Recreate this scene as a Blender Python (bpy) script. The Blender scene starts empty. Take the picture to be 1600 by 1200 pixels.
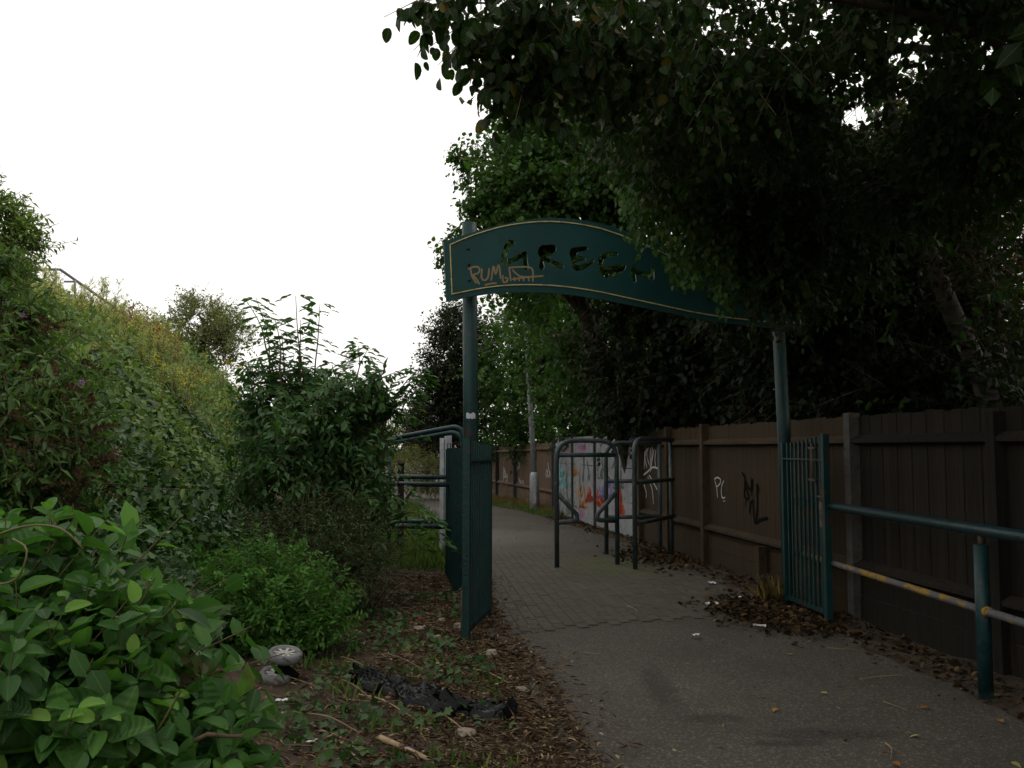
import bpy, math, random
import numpy as np
from mathutils import Vector, Matrix, noise

# ------------------------------------------------------------------ camera, sky, sun, exposure
scene = bpy.context.scene
COL = scene.collection
R = math.radians
F = 1400.0                      # focal length in pixels of a 1600 px wide frame
CAMH = 1.6
PITCH = math.atan(100.0 / F)
cam_data = bpy.data.cameras.new('camera')
cam_data.sensor_width = 36.0
cam_data.lens = 36.0 * F / 1600.0
cam_data.clip_start = 0.05
cam_data.clip_end = 600.0
cam = bpy.data.objects.new('camera', cam_data)
COL.objects.link(cam)
cam.location = (0, 0, CAMH)
cam.rotation_euler = (R(90) + PITCH, 0, 0)
scene.camera = cam

SUN_EL, SUN_AZ = R(50), R(62)      # azimuth measured from +Y towards +X : veiled sun high beyond the trees on the right
world = bpy.data.worlds.new('World')
scene.world = world
world.use_nodes = True
wn, wl = world.node_tree.nodes, world.node_tree.links
wn.clear()
w_out = wn.new('ShaderNodeOutputWorld')
w_bg = wn.new('ShaderNodeBackground')
w_bg.inputs['Strength'].default_value = 0.13
w_sky = wn.new('ShaderNodeTexSky')
w_sky.sky_type = 'NISHITA'
w_sky.sun_disc = False
w_sky.sun_elevation = SUN_EL
w_sky.sun_rotation = SUN_AZ
w_sky.air_density = 1.0
w_sky.dust_density = 6.0
w_hsv = wn.new('ShaderNodeHueSaturation')
w_hsv.inputs['Saturation'].default_value = 0.12
w_mix = wn.new('ShaderNodeMixRGB')
w_mix.inputs['Fac'].default_value = 0.8
w_mix.inputs['Color2'].default_value = (11.3, 11.0, 10.5, 1)     # even white cloud layer
wl.new(w_sky.outputs['Color'], w_hsv.inputs['Color'])
wl.new(w_hsv.outputs['Color'], w_mix.inputs['Color1'])
wl.new(w_mix.outputs['Color'], w_bg.inputs['Color'])
wl.new(w_bg.outputs['Background'], w_out.inputs['Surface'])

sun_data = bpy.data.lights.new('sun', 'SUN')
sun_data.energy = 1.1
sun_data.angle = R(25)
sun_data.color = (1.0, 0.96, 0.9)
sun = bpy.data.objects.new('sun', sun_data)
COL.objects.link(sun)
sd = Vector((math.sin(SUN_AZ) * math.cos(SUN_EL), math.cos(SUN_AZ) * math.cos(SUN_EL), math.sin(SUN_EL)))
sun.rotation_euler = (-sd).to_track_quat('-Z', 'Y').to_euler()
sun.location = sd * 30

vs = scene.view_settings
vs.view_transform = 'Standard'
vs.look = 'None'
vs.exposure = 0.0
vs.gamma = 1.0
vs.use_curve_mapping = False
scene.render.engine = 'CYCLES'
cy = scene.cycles
cy.use_denoising = True
cy.max_bounces = 4
cy.diffuse_bounces = 3
cy.glossy_bounces = 1
cy.transmission_bounces = 2
cy.transparent_max_bounces = 4
cy.use_adaptive_sampling = True
cy.adaptive_threshold = 0.02
cy.sample_clamp_indirect = 4.0

rng = np.random.default_rng(7)
random.seed(7)

# ------------------------------------------------------------------ helpers: projection
CP, SP = math.cos(PITCH), math.sin(PITCH)
def ray(px, py):
    a, b = (px - 800) / F, -(py - 600) / F
    return Vector((a, CP - b * SP, SP + b * CP))
def P(px, py, Y):
    """world point at forward distance Y that a pixel of the photograph looks at"""
    d = ray(px, py); t = Y / d.y
    return Vector((d.x * t, Y, CAMH + d.z * t))
def G(px, py, z=0.0):
    d = ray(px, py); t = (z - CAMH) / d.z
    return Vector((d.x * t, d.y * t, z))
def lerp(a, b, t): return a + (b - a) * t
def GT(px, py):
    z = 0.0
    for _ in range(12):
        g = G(px, py, z); z = .5 * z + .5 * float(ground_z(g.x, g.y))
    return G(px, py, z)

# ------------------------------------------------------------------ helpers: objects
def tag(o, label=None, cat=None, group=None, kind=None):
    if label: o['label'] = label
    if cat: o['category'] = cat
    if group: o['group'] = group
    if kind: o['kind'] = kind
    return o
def empty(name, loc=(0, 0, 0), rz=0.0):
    o = bpy.data.objects.new(name, None)
    o.empty_display_size = 0.1
    COL.objects.link(o)
    o.location = loc
    o.rotation_euler = (0, 0, rz)
    return o
def inst(name, mesh, parent=None, loc=(0, 0, 0), rot=(0, 0, 0), scale=(1, 1, 1)):
    o = bpy.data.objects.new(name, mesh)
    COL.objects.link(o)
    if parent: o.parent = parent
    o.location = loc; o.rotation_euler = rot; o.scale = scale
    return o

class MB:
    def __init__(s): s.v = []; s.f = []; s.sm = []
    def add(s, vs_, fs_, smooth=False):
        b = len(s.v)
        s.v += [tuple(v) for v in vs_]
        s.f += [tuple(i + b for i in f) for f in fs_]
        s.sm += [smooth] * len(fs_)
        return s
    def box(s, lo, hi, M=None):
        x0, y0, z0 = lo; x1, y1, z1 = hi
        vs_ = [Vector(p) for p in ((x0,y0,z0),(x1,y0,z0),(x1,y1,z0),(x0,y1,z0),(x0,y0,z1),(x1,y0,z1),(x1,y1,z1),(x0,y1,z1))]
        if M: vs_ = [M @ v for v in vs_]
        return s.add(vs_, [(0,3,2,1),(4,5,6,7),(0,1,5,4),(1,2,6,5),(2,3,7,6),(3,0,4,7)])
    def bar(s, a, b, w, h, up=Vector((0, 0, 1))):
        """box section bar from a to b, w across, h along up"""
        a, b = Vector(a), Vector(b)
        d = (b - a).normalized()
        x = d.cross(up)
        if x.length < 1e-4: x = d.cross(Vector((0, 1, 0)))
        x.normalize(); y = x.cross(d)
        vs_ = []
        for p in (a, b):
            for i, j in ((-1,-1),(1,-1),(1,1),(-1,1)):
                vs_.append(p + x * (i * w / 2) + y * (j * h / 2))
        return s.add(vs_, [(0,3,2,1),(4,5,6,7),(0,1,5,4),(1,2,6,5),(2,3,7,6),(3,0,4,7)])
    def tube(s, pts, rad, n=8, caps=True):
        pts = [Vector(p) for p in pts]
        m = len(pts)
        if not hasattr(rad, '__len__'): rad = [rad] * m
        t0 = (pts[1] - pts[0]).normalized()
        ref = Vector((0, 0, 1)) if abs(t0.z) < 0.9 else Vector((1, 0, 0))
        x = t0.cross(ref).normalized()
        vs_, fs_ = [], []
        for i in range(m):
            t = (pts[min(i + 1, m - 1)] - pts[max(i - 1, 0)])
            t = t.normalized() if t.length > 1e-9 else t0
            x = (x - t * x.dot(t))
            x = x.normalized() if x.length > 1e-6 else t.orthogonal().normalized()
            y = t.cross(x)
            for k in range(n):
                a = 2 * math.pi * k / n
                vs_.append(pts[i] + (x * math.cos(a) + y * math.sin(a)) * rad[i])
        for i in range(m - 1):
            for k in range(n):
                k2 = (k + 1) % n
                fs_.append((i*n+k, i*n+k2, (i+1)*n+k2, (i+1)*n+k))
        s.add(vs_, fs_, True)
        if caps:
            b = len(s.v) - m * n
            s.f += [tuple(b + k for k in reversed(range(n))), tuple(b + (m-1)*n + k for k in range(n))]
            s.sm += [False, False]
        return s
    def mesh(s, name, mat):
        me = bpy.data.meshes.new(name)
        me.from_pydata(s.v, [], s.f)
        if len(s.f): me.polygons.foreach_set('use_smooth', s.sm)
        if mat: me.materials.append(mat)
        me.update()
        return me
    def build(s, name, mat, parent=None, loc=(0, 0, 0)):
        return inst(name, s.mesh(name, mat), parent, loc)

def round_path(pts, r, seg=6):
    """polyline with rounded corners"""
    pts = [Vector(p) for p in pts]
    out = [pts[0]]
    for i in range(1, len(pts) - 1):
        a, b, c = pts[i-1], pts[i], pts[i+1]
        u, v = (a - b), (c - b)
        rr = min(r, u.length * .49, v.length * .49)
        p0, p1 = b + u.normalized() * rr, b + v.normalized() * rr
        for k in range(seg + 1):
            t = k / seg
            out.append(p0 * (1-t)**2 + b * 2*t*(1-t) + p1 * t*t)
    out.append(pts[-1])
    return out

def raw_mesh(name, verts, tris, mats, rnd=None, vv=None, smooth=True, mat_idx=None):
    me = bpy.data.meshes.new(name)
    nv, nf = len(verts), len(tris)
    me.vertices.add(nv); me.loops.add(nf * 3); me.polygons.add(nf)
    me.vertices.foreach_set('co', np.asarray(verts, np.float32).ravel())
    me.loops.foreach_set('vertex_index', np.asarray(tris, np.int32).ravel())
    me.polygons.foreach_set('loop_start', np.arange(0, nf * 3, 3, dtype=np.int32))
    me.polygons.foreach_set('use_smooth', np.full(nf, smooth))
    if rnd is not None:
        a = me.attributes.new('rnd', 'FLOAT', 'FACE'); a.data.foreach_set('value', np.asarray(rnd, np.float32))
    if vv is not None:
        a = me.attributes.new('vv', 'FLOAT', 'POINT'); a.data.foreach_set('value', np.asarray(vv, np.float32))
    for m in (mats if isinstance(mats, (list, tuple)) else [mats]): me.materials.append(m)
    me.update(calc_edges=True)
    return me

# ------------------------------------------------------------------ helpers: leaves (numpy)
def norm(a): return a / np.maximum(np.linalg.norm(a, axis=-1, keepdims=True), 1e-9)
def rdir(n): return norm(rng.normal(size=(n, 3)))

def _oval(rows, prof, cup=.10, droop=.14):
    v, f = [], []
    for i, u in enumerate(rows):
        w = prof(u)
        for s in (-1, -.55, 0, .55, 1):
            v.append((u, s * w * .5, cup * (s * s * .8 - .12 * (abs(s) == .55)) * w - droop * u * u))
    for i in range(len(rows) - 1):
        for k in range(4):
            a = i*5 + k
            f += [(a, a+1, a+6), (a, a+6, a+5)]
    return np.array(v), np.array(f)
T_KITE = (np.array([(0,0,0),(.42,.5,.07),(1,0,-.12),(.42,-.5,.07)]), np.array([(0,2,1),(0,3,2)]))
T_LEAF = (np.array([(0,0,0),(.22,.4,.06),(.6,.42,.03),(1,0,-.16),(.6,-.42,.03),(.22,-.4,.06),(.45,0,-.03)]),
          np.array([(0,6,1),(1,6,2),(2,6,3),(0,5,6),(5,4,6),(4,3,6)]))
T_OVAL = _oval([0,.08,.25,.5,.76,.92,1.0], lambda u: (math.sin(math.pi * min(1, u**.85))**.62) if 0 < u < 1 else .03, .22, .2)
T_ROUND = _oval([0,.07,.24,.5,.76,.93,1.0], lambda u: (math.sin(math.pi * min(1, u**.85))**.6) if 0 < u < 1 else .03, .12, .25)
T_IVY = (np.array([(0,0,0),(-.12,.32,.03),(.18,.30,.04),(.32,.55,.0),(.5,.26,.04),(1,0,-.1),(.5,-.26,.04),(.32,-.55,0),(.18,-.3,.04),(-.12,-.32,.03),(.35,0,-.02)]),
         np.array([(0,10,1),(1,10,2),(2,10,3),(3,10,4),(4,10,5),(10,6,5),(10,7,6),(10,8,7),(10,9,8),(10,0,9)]))

def leaf_arrays(pos, dirs, nrm, L, W, tmpl):
    T, Fc = tmpl
    n = len(pos)
    x = norm(dirs)
    z = nrm - x * np.sum(nrm * x, -1, keepdims=True)
    z = norm(z + 1e-6)
    y = np.cross(z, x)
    L = np.broadcast_to(L, (n,))[:, None, None]; W = np.broadcast_to(W, (n,))[:, None, None]
    v = pos[:, None] + x[:, None] * (T[None, :, 0:1] * L) + y[:, None] * (T[None, :, 1:2] * W) + z[:, None] * (T[None, :, 2:3] * L)
    f = Fc[None] + (np.arange(n) * len(T))[:, None, None]
    vv = np.tile(np.abs(T[:, 1]), n)
    return v.reshape(-1, 3), f.reshape(-1, 3), vv
def leaves_obj(name, pos, dirs, nrm, L, W, tmpl, mat, parent=None, rnd=None, kind=None):
    v, f, vv = leaf_arrays(pos, dirs, nrm, L, W, tmpl)
    if rnd is None: rnd = rng.random(len(pos))
    me = raw_mesh(name, v, f, mat, np.repeat(rnd, len(tmpl[1])), vv)
    o = inst(name, me, parent)
    if kind: o['kind'] = kind
    return o
def twig_arrays(a, b, r):
    """thin three sided prisms from a to b"""
    n = len(a)
    d = norm(b - a)
    x = norm(np.cross(d, np.array([.3, .2, .93])) + 1e-6); y = np.cross(d, x)
    r = np.broadcast_to(r, (n,))[:, None]
    vs_ = []
    for q, s in ((a, 1.0), (b, .5)):
        for k in range(3):
            an = 2 * math.pi * k / 3
            vs_.append(q + (x * math.cos(an) + y * math.sin(an)) * r * s)
    v = np.stack(vs_, 1)
    fc = []
    for k in range(3):
        k2 = (k + 1) % 3
        fc += [(k, k2, k2 + 3), (k, k2 + 3, k + 3)]
    f = np.array(fc)[None] + (np.arange(n) * 6)[:, None, None]
    return v.reshape(-1, 3), f.reshape(-1, 3)

def B(px, py, Y, rpx, rpy, ry):
    c = P(px, py, Y)
    return (c.x, c.y, c.z, rpx * Y / F, ry, rpy * Y / F)

def crown_data(blobs, ntw, lpt, tl, L, W, droop=.3, out=.8, rand=.7, bias=(0, 0, .1), upn=1.0, inner=.45, keep=None, clump=0):
    bl = np.array(blobs, float)
    w = (bl[:, 3] * bl[:, 5] + bl[:, 3] * bl[:, 4] + bl[:, 4] * bl[:, 5]); w /= w.sum()
    k = rng.choice(len(bl), ntw, p=w)
    d = rdir(ntw)
    if clump:                                   # gather the twigs into branch ends so that light and dark clumps form
        nc = max(8, ntw // clump)
        kc = rng.choice(len(bl), nc, p=w); dc = rdir(nc)
        rc = (inner + (1 - inner) * rng.random((nc, 1)) ** .55) * (0.85 + .3 * rng.random((nc, 1)))
        cc = bl[kc, :3] + dc * bl[kc, 3:6] * rc
        sel = rng.integers(0, nc, ntw)
        sz = (.13 + .2 * rng.random(nc))[sel, None]
        base = cc[sel] + rng.normal(size=(ntw, 3)) * sz * bl[kc[sel], 3:6] * .8
        o_ = norm(dc[sel] / bl[kc[sel], 3:6])
    else:
        rr = inner + (1 - inner) * rng.random((ntw, 1)) ** .6
        base = bl[k, :3] + d * bl[k, 3:6] * rr
        o_ = norm(d / bl[k, 3:6])
    td = norm(o_ * out + rdir(ntw) * rand + np.array(bias))
    tls = tl * (.6 + .8 * rng.random((ntw, 1)))
    t = (np.arange(lpt)[None, :, None] + rng.random((ntw, lpt, 1))) / lpt
    p = base[:, None] + td[:, None] * tls[:, None] * t
    p[..., 2] -= (droop * .25 * tls * (t[..., 0] ** 2))
    side = norm(np.cross(td, rdir(ntw)))
    sg = np.where(np.arange(lpt) % 2 == 0, 1., -1.)[None, :, None]
    ld = norm(td[:, None] * .5 + side[:, None] * sg * .9 + rng.normal(size=(ntw, lpt, 3)) * .35 - np.array([0, 0, droop]))
    nn = norm(np.array([0, 0, upn]) + rng.normal(size=(ntw, lpt, 3)) * .55 + o_[:, None] * .35)
    p, ld, nn = p.reshape(-1, 3), ld.reshape(-1, 3), nn.reshape(-1, 3)
    cl = np.repeat(rng.random(ntw), lpt)
    rn = np.clip(.55 * cl + .45 * rng.random(len(p)), 0, 1)
    s = .65 + .6 * rng.random(len(p))
    a, b = base, base + td * tls
    if keep is not None:
        m = keep(p); p, ld, nn, rn, s = p[m], ld[m], nn[m], rn[m], s[m]
        m2 = keep(a) & keep(b); a, b = a[m2], b[m2]
    return p, ld, nn, L * s, W * s, rn, a, b
def crown(parent, mat, tmpl, twmat=None, tw_r=.004, name='crown', **kw):
    p, ld, nn, L, W, rn, a, b = crown_data(**kw)
    o = leaves_obj(name, p, ld, nn, L, W, tmpl, mat, parent, rn)
    if twmat is not None:
        v, f = twig_arrays(a, b, tw_r)
        t = inst('twigs', raw_mesh('twigs', v, f, twmat), parent)
    return o

# ------------------------------------------------------------------ helpers: materials
def new_mat(name):
    m = bpy.data.materials.new(name); m.use_nodes = True
    nt = m.node_tree
    return m, nt.nodes, nt.links, nt.nodes['Principled BSDF']
def N(nodes, typ, **kw):
    n = nodes.new(typ)
    for k, v in kw.items(): setattr(n, k, v)
    return n
def ramp(nodes, stops):
    r = nodes.new('ShaderNodeValToRGB')
    e = r.color_ramp.elements
    while len(e) > 1: e.remove(e[-1])
    e[0].position = stops[0][0]; e[0].color = (*stops[0][1], 1)
    for p, c in stops[1:]:
        q = e.new(p); q.color = (*c, 1)
    return r
def leaf_mat(name, stops, rough=.45, trans=.3, spec=.4, vein=False):
    m, n, l, b = new_mat(name)
    at = N(n, 'ShaderNodeAttribute', attribute_name='rnd')
    rp = ramp(n, stops); l.new(at.outputs['Fac'], rp.inputs['Fac'])
    col = rp.outputs['Color']
    tc = N(n, 'ShaderNodeTexCoord')
    nz = N(n, 'ShaderNodeTexNoise'); nz.inputs['Scale'].default_value = 1.7
    l.new(tc.outputs['Object'], nz.inputs['Vector'])
    mx = N(n, 'ShaderNodeMixRGB', blend_type='MULTIPLY'); mx.inputs['Fac'].default_value = .5
    rp2 = ramp(n, [(.3, (.55, .6, .5)), (.7, (1.25, 1.2, 1.1))])
    l.new(nz.outputs['Fac'], rp2.inputs['Fac']); l.new(col, mx.inputs['Color1']); l.new(rp2.outputs['Color'], mx.inputs['Color2'])
    col = mx.outputs['Color']
    if vein:
        av = N(n, 'ShaderNodeAttribute', attribute_name='vv')
        rv = ramp(n, [(.0, (.38, .38, .38)), (.028, (.0, .0, .0))])
        l.new(av.outputs['Fac'], rv.inputs['Fac'])
        mv = N(n, 'ShaderNodeMixRGB'); mv.inputs['Color2'].default_value = (.20, .28, .09, 1)
        l.new(rv.outputs['Color'], mv.inputs['Fac']); l.new(col, mv.inputs['Color1'])
        col = mv.outputs['Color']
        nb = N(n, 'ShaderNodeTexNoise'); nb.inputs['Scale'].default_value = 5.0; nb.inputs['Detail'].default_value = 4
        l.new(tc.outputs['Object'], nb.inputs['Vector'])
        rb_ = ramp(n, [(.66, (0, 0, 0)), (.72, (.7, .7, .7))]); l.new(nb.outputs['Fac'], rb_.inputs['Fac'])
        mb_ = N(n, 'ShaderNodeMixRGB'); mb_.inputs['Color2'].default_value = (.09, .065, .025, 1)
        l.new(rb_.outputs['Color'], mb_.inputs['Fac']); l.new(col, mb_.inputs['Color1']); col = mb_.outputs['Color']
        wv_ = N(n, 'ShaderNodeTexWave'); wv_.inputs['Scale'].default_value = 2.2; wv_.inputs['Distortion'].default_value = 1.5
        l.new(tc.outputs['Object'], wv_.inputs['Vector'])
        bp_ = N(n, 'ShaderNodeBump'); bp_.inputs['Strength'].default_value = .25; bp_.inputs['Distance'].default_value = .01
        l.new(wv_.outputs['Fac'], bp_.inputs['Height']); l.new(bp_.outputs['Normal'], b.inputs['Normal'])
    l.new(col, b.inputs['Base Color'])
    b.inputs['Roughness'].default_value = rough
    b.inputs['Specular IOR Level'].default_value = spec
    tr = N(n, 'ShaderNodeBsdfTranslucent')
    mt = N(n, 'ShaderNodeMixRGB', blend_type='MULTIPLY'); mt.inputs['Fac'].default_value = 1
    mt.inputs['Color2'].default_value = (1.5, 1.7, .7, 1)
    l.new(col, mt.inputs['Color1']); l.new(mt.outputs['Color'], tr.inputs['Color'])
    ms = N(n, 'ShaderNodeMixShader'); ms.inputs['Fac'].default_value = trans
    l.new(b.outputs['BSDF'], ms.inputs[1]); l.new(tr.outputs['BSDF'], ms.inputs[2])
    l.new(ms.outputs['Shader'], n['Material Output'].inputs['Surface'])
    return m
def noise_mat(name, c1, c2, scale=6, rough=.8, detail=6, c3=None, scale2=40, bump=0., bscale=60, metal=0., spec=.3, stretch=(1,1,1), objrand=0., lo=.35, hi=.65, coord='Object'):
    m, n, l, b = new_mat(name)
    tc = N(n, 'ShaderNodeTexCoord')
    mp = N(n, 'ShaderNodeMapping'); mp.inputs['Scale'].default_value = stretch
    l.new(tc.outputs[coord], mp.inputs['Vector'])
    nz = N(n, 'ShaderNodeTexNoise'); nz.inputs['Scale'].default_value = scale; nz.inputs['Detail'].default_value = detail
    l.new(mp.outputs['Vector'], nz.inputs['Vector'])
    rp = ramp(n, [(lo, c1), (hi, c2)]); l.new(nz.outputs['Fac'], rp.inputs['Fac'])
    col = rp.outputs['Color']
    if c3 is not None:
        n2 = N(n, 'ShaderNodeTexNoise'); n2.inputs['Scale'].default_value = scale2; n2.inputs['Detail'].default_value = 3
        l.new(mp.outputs['Vector'], n2.inputs['Vector'])
        r2 = ramp(n, [(.58, (0, 0, 0)), (.68, (1, 1, 1))]); l.new(n2.outputs['Fac'], r2.inputs['Fac'])
        mx = N(n, 'ShaderNodeMixRGB'); mx.inputs['Color2'].default_value = (*c3, 1)
        l.new(r2.outputs['Color'], mx.inputs['Fac']); l.new(col, mx.inputs['Color1']); col = mx.outputs['Color']
    if objrand:
        oi = N(n, 'ShaderNodeObjectInfo')
        r3 = ramp(n, [(0, (1 - objrand,) * 3), (1, (1 + objrand,) * 3)]); l.new(oi.outputs['Random'], r3.inputs['Fac'])
        mx = N(n, 'ShaderNodeMixRGB', blend_type='MULTIPLY'); mx.inputs['Fac'].default_value = 1
        l.new(col, mx.inputs['Color1']); l.new(r3.outputs['Color'], mx.inputs['Color2']); col = mx.outputs['Color']
    l.new(col, b.inputs['Base Color'])
    b.inputs['Roughness'].default_value = rough
    b.inputs['Metallic'].default_value = metal
    b.inputs['Specular IOR Level'].default_value = spec
    if bump:
        n4 = N(n, 'ShaderNodeTexNoise'); n4.inputs['Scale'].default_value = bscale; n4.inputs['Detail'].default_value = 5
        l.new(mp.outputs['Vector'], n4.inputs['Vector'])
        bp = N(n, 'ShaderNodeBump'); bp.inputs['Strength'].default_value = bump; bp.inputs['Distance'].default_value = .02
        l.new(n4.outputs['Fac'], bp.inputs['Height']); l.new(bp.outputs['Normal'], b.inputs['Normal'])
    return m

M = {}
M['soil'] = noise_mat('soil', (0.0324, 0.0224, 0.0150), (0.0864, 0.0624, 0.0396), 5, .95, 8, (0.1152, 0.0960, 0.0660), 55, .9, 45)
M['green_paint'] = noise_mat('green_paint', (0.0038, 0.0275, 0.0275), (0.0071, 0.0404, 0.0381), 3.5, .5, 7, (0.0376, 0.0289, 0.0214), 9, .3, 50, spec=.3)
M['rail_paint'] = noise_mat('rail_paint', (0.0048, 0.0252, 0.0287), (0.0095, 0.0420, 0.0450), 9, .38, 6, (0.0378, 0.0420, 0.0430), 22, .25, 60, spec=.3)
M['worn_tube'] = noise_mat('worn_tube', (0.0188, 0.0450, 0.0488), (0.0638, 0.0713, 0.0750), 5, .4, 6, (0.1050, 0.0975, 0.0938), 14, .3, 70, spec=.3)
M['yellow_worn'] = noise_mat('yellow_worn', (0.1088, 0.1088, 0.1152), (0.3200, 0.1920, 0.0224), 4.5, .6, 5, (0.0640, 0.0448, 0.0320), 30, .4, 60, lo=.47, hi=.53)
M['sign_paint'] = noise_mat('sign_paint', (0.0063, 0.0479, 0.0466), (0.0097, 0.0606, 0.0557), 2.5, .5, 5, (0.0125, 0.0447, 0.0398), 9, .08, 40)
M['gold'] = noise_mat('gold', (0.4536, 0.3672, 0.1440), (0.5940, 0.5141, 0.2592), 12, .5, 5, (0.2700, 0.2081, 0.1008), 30)
M['tag_orange'] = noise_mat('tag_orange', (0.2442, 0.1782, 0.0923), (0.2907, 0.2228, 0.1231), 30, .8)
M['white_paint'] = noise_mat('white_paint', (0.4125, 0.4200, 0.4350), (0.5625, 0.5625, 0.5700), 10, .6, 5, (0.2625, 0.2700, 0.2700), 20)
M['black_paint'] = noise_mat('black_paint', (.004, .004, .004), (.008, .008, .008), 20, .9, spec=.05)
M['grey_post'] = noise_mat('grey_post', (.34, .37, .38), (.5, .53, .54), 8, .6, 5, (.2, .22, .22), 14)
M['galv'] = noise_mat('galv', (.30, .32, .34), (.44, .46, .48), 10, .5, 5, (.22, .22, .22), 25, metal=.2)
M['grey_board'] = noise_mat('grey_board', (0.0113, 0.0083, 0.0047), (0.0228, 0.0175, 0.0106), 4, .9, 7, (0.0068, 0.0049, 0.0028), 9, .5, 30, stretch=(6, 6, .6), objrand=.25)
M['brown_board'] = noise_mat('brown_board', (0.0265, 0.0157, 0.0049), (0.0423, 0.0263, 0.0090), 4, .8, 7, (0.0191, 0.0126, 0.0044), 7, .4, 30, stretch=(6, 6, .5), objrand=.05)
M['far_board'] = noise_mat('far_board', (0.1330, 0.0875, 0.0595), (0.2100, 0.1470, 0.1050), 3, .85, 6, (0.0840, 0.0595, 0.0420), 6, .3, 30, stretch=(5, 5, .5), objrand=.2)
M['brown_rail'] = noise_mat('brown_rail', (0.0323, 0.0199, 0.0093), (0.0503, 0.0326, 0.0159), 5, .85, 6, (0.0198, 0.0126, 0.0058), 15, .4, 40, objrand=.1)
M['concrete'] = noise_mat('concrete', (0.0634, 0.0581, 0.0502), (0.0950, 0.0898, 0.0792), 7, .9, 7, (0.0396, 0.0370, 0.0290), 18, .5, 60)
M['pale_slab'] = noise_mat('pale_slab', (0.2325, 0.2465, 0.2604), (0.3069, 0.3209, 0.3348), 5, .8, 7, (0.1581, 0.1674, 0.1720), 11, .3, 60, objrand=.06)
M['steel_dark'] = noise_mat('steel_dark', (.03, .03, .032), (.06, .06, .062), 12, .6)
M['bark'] = noise_mat('bark', (0.0210, 0.0156, 0.0108), (0.0510, 0.0390, 0.0270), 9, .95, 7, (0.0300, 0.0360, 0.0180), 14, .8, 40, stretch=(1, 1, .35))
M['twig'] = noise_mat('twig', (.06, .042, .025), (.12, .085, .05), 12, .9)
M['green_stem'] = noise_mat('green_stem', (.09, .10, .035), (.16, .13, .06), 14, .7)
M['stick'] = noise_mat('stick', (.19, .13, .075), (.34, .25, .15), 12, .85, 5, objrand=.35)
M['stone'] = noise_mat('stone', (.20, .16, .12), (.38, .33, .26), 9, .9, 7, (.12, .10, .08), 22, .6, 40, objrand=.2)
M['tyre'] = noise_mat('tyre', (0.1360, 0.1320, 0.1360), (0.2080, 0.2000, 0.2080), 14, .8, 5, (0.0880, 0.0800, 0.0720), 26, .4, 90)
M['rim'] = noise_mat('rim', (0.3300, 0.3300, 0.3000), (0.4320, 0.4320, 0.4080), 10, .45)
M['black_plastic'] = noise_mat('black_plastic', (0.0018, 0.0018, 0.0024), (0.0042, 0.0042, 0.0048), 8, .22, 5, spec=.12)
M['white_litter'] = noise_mat('white_litter', (.6, .6, .58), (.8, .8, .8), 14, .6)
M['red_litter'] = noise_mat('red_litter', (.22, .02, .015), (.32, .04, .03), 14, .6)
M['blue_litter'] = noise_mat('blue_litter', (.02, .05, .3), (.03, .08, .42), 14, .5)
M['rust'] = noise_mat('rust', (.05, .04, .035), (.13, .08, .05), 20, .85)
M['lump'] = noise_mat('lump', (.015, .013, .012), (.04, .035, .03), 10, .95, 6, bump=.8, bscale=25)

G1 = [(0, (.018, .040, .012)), (.5, (.035, .075, .020)), (1, (.065, .115, .032))]
M['leaf_honey'] = leaf_mat('leaf_honey', [(0, (0.0172, 0.0566, 0.0131)), (.4, (0.0402, 0.1155, 0.0240)), (.75, (0.0717, 0.1767, 0.0382)), (.9, (0.1148, 0.2534, 0.0491)), (1, (0.1913, 0.3418, 0.0653))], 0.5, 0.32, 0.22, True)
M['leaf_bush'] = leaf_mat('leaf_bush', [(0, (0.0449, 0.1298, 0.0278)), (.6, (0.0768, 0.1947, 0.0389)), (1, (0.1281, 0.2738, 0.0509))], .6, .3, .12)
M['leaf_elder'] = leaf_mat('leaf_elder', [(0, (0.0303, 0.0812, 0.0253)), (.6, (0.0508, 0.1191, 0.0368)), (1, (0.0847, 0.1749, 0.0483))], 0.5, 0.28, 0.25)
M['leaf_ivy'] = leaf_mat('leaf_ivy', [(0, (0.0204, 0.0555, 0.0147)), (.6, (0.0397, 0.0926, 0.0220)), (.92, (0.0681, 0.1357, 0.0285)), (1, (0.1362, 0.1973, 0.0407))], 0.45, 0.2, 0.28)
M['leaf_bank'] = leaf_mat('leaf_bank', [(0, (0.0608, 0.1127, 0.0310)), (.55, (0.1128, 0.1804, 0.0492)), (.9, (0.1909, 0.2406, 0.0705)), (1, (0.3124, 0.2556, 0.0844))], 0.55, 0.3, 0.2)
M['leaf_weed'] = leaf_mat('leaf_weed', [(0, (0.2527, 0.3118, 0.1207)), (.5, (0.4044, 0.4366, 0.1811)), (1, (0.6823, 0.6029, 0.2817))], .7, .35, .2)
M['leaf_red'] = leaf_mat('leaf_red', [(0, (0.2262, 0.0683, 0.0363)), (.6, (0.4524, 0.1290, 0.0581)), (1, (0.5881, 0.2277, 0.1016))], .7, .3, .2)
M['leaf_budd'] = leaf_mat('leaf_budd', [(0, (0.0443, 0.0887, 0.0272)), (.6, (0.0759, 0.1365, 0.0439)), (1, (0.1202, 0.1911, 0.0627))], 0.6, 0.28, 0.2)
M['spike'] = leaf_mat('spike', [(0, (0.0428, 0.0314, 0.0206)), (.6, (0.0918, 0.0599, 0.0368)), (1, (0.1408, 0.0997, 0.0588))], .9, .15, .1)
M['leaf_dark'] = leaf_mat('leaf_dark', [(0, (0.0051, 0.0117, 0.0037)), (.5, (0.0102, 0.0218, 0.0065)), (.93, (0.0175, 0.0320, 0.0095)), (1, (0.0510, 0.0437, 0.0109))], .6, .3, .22)
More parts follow.
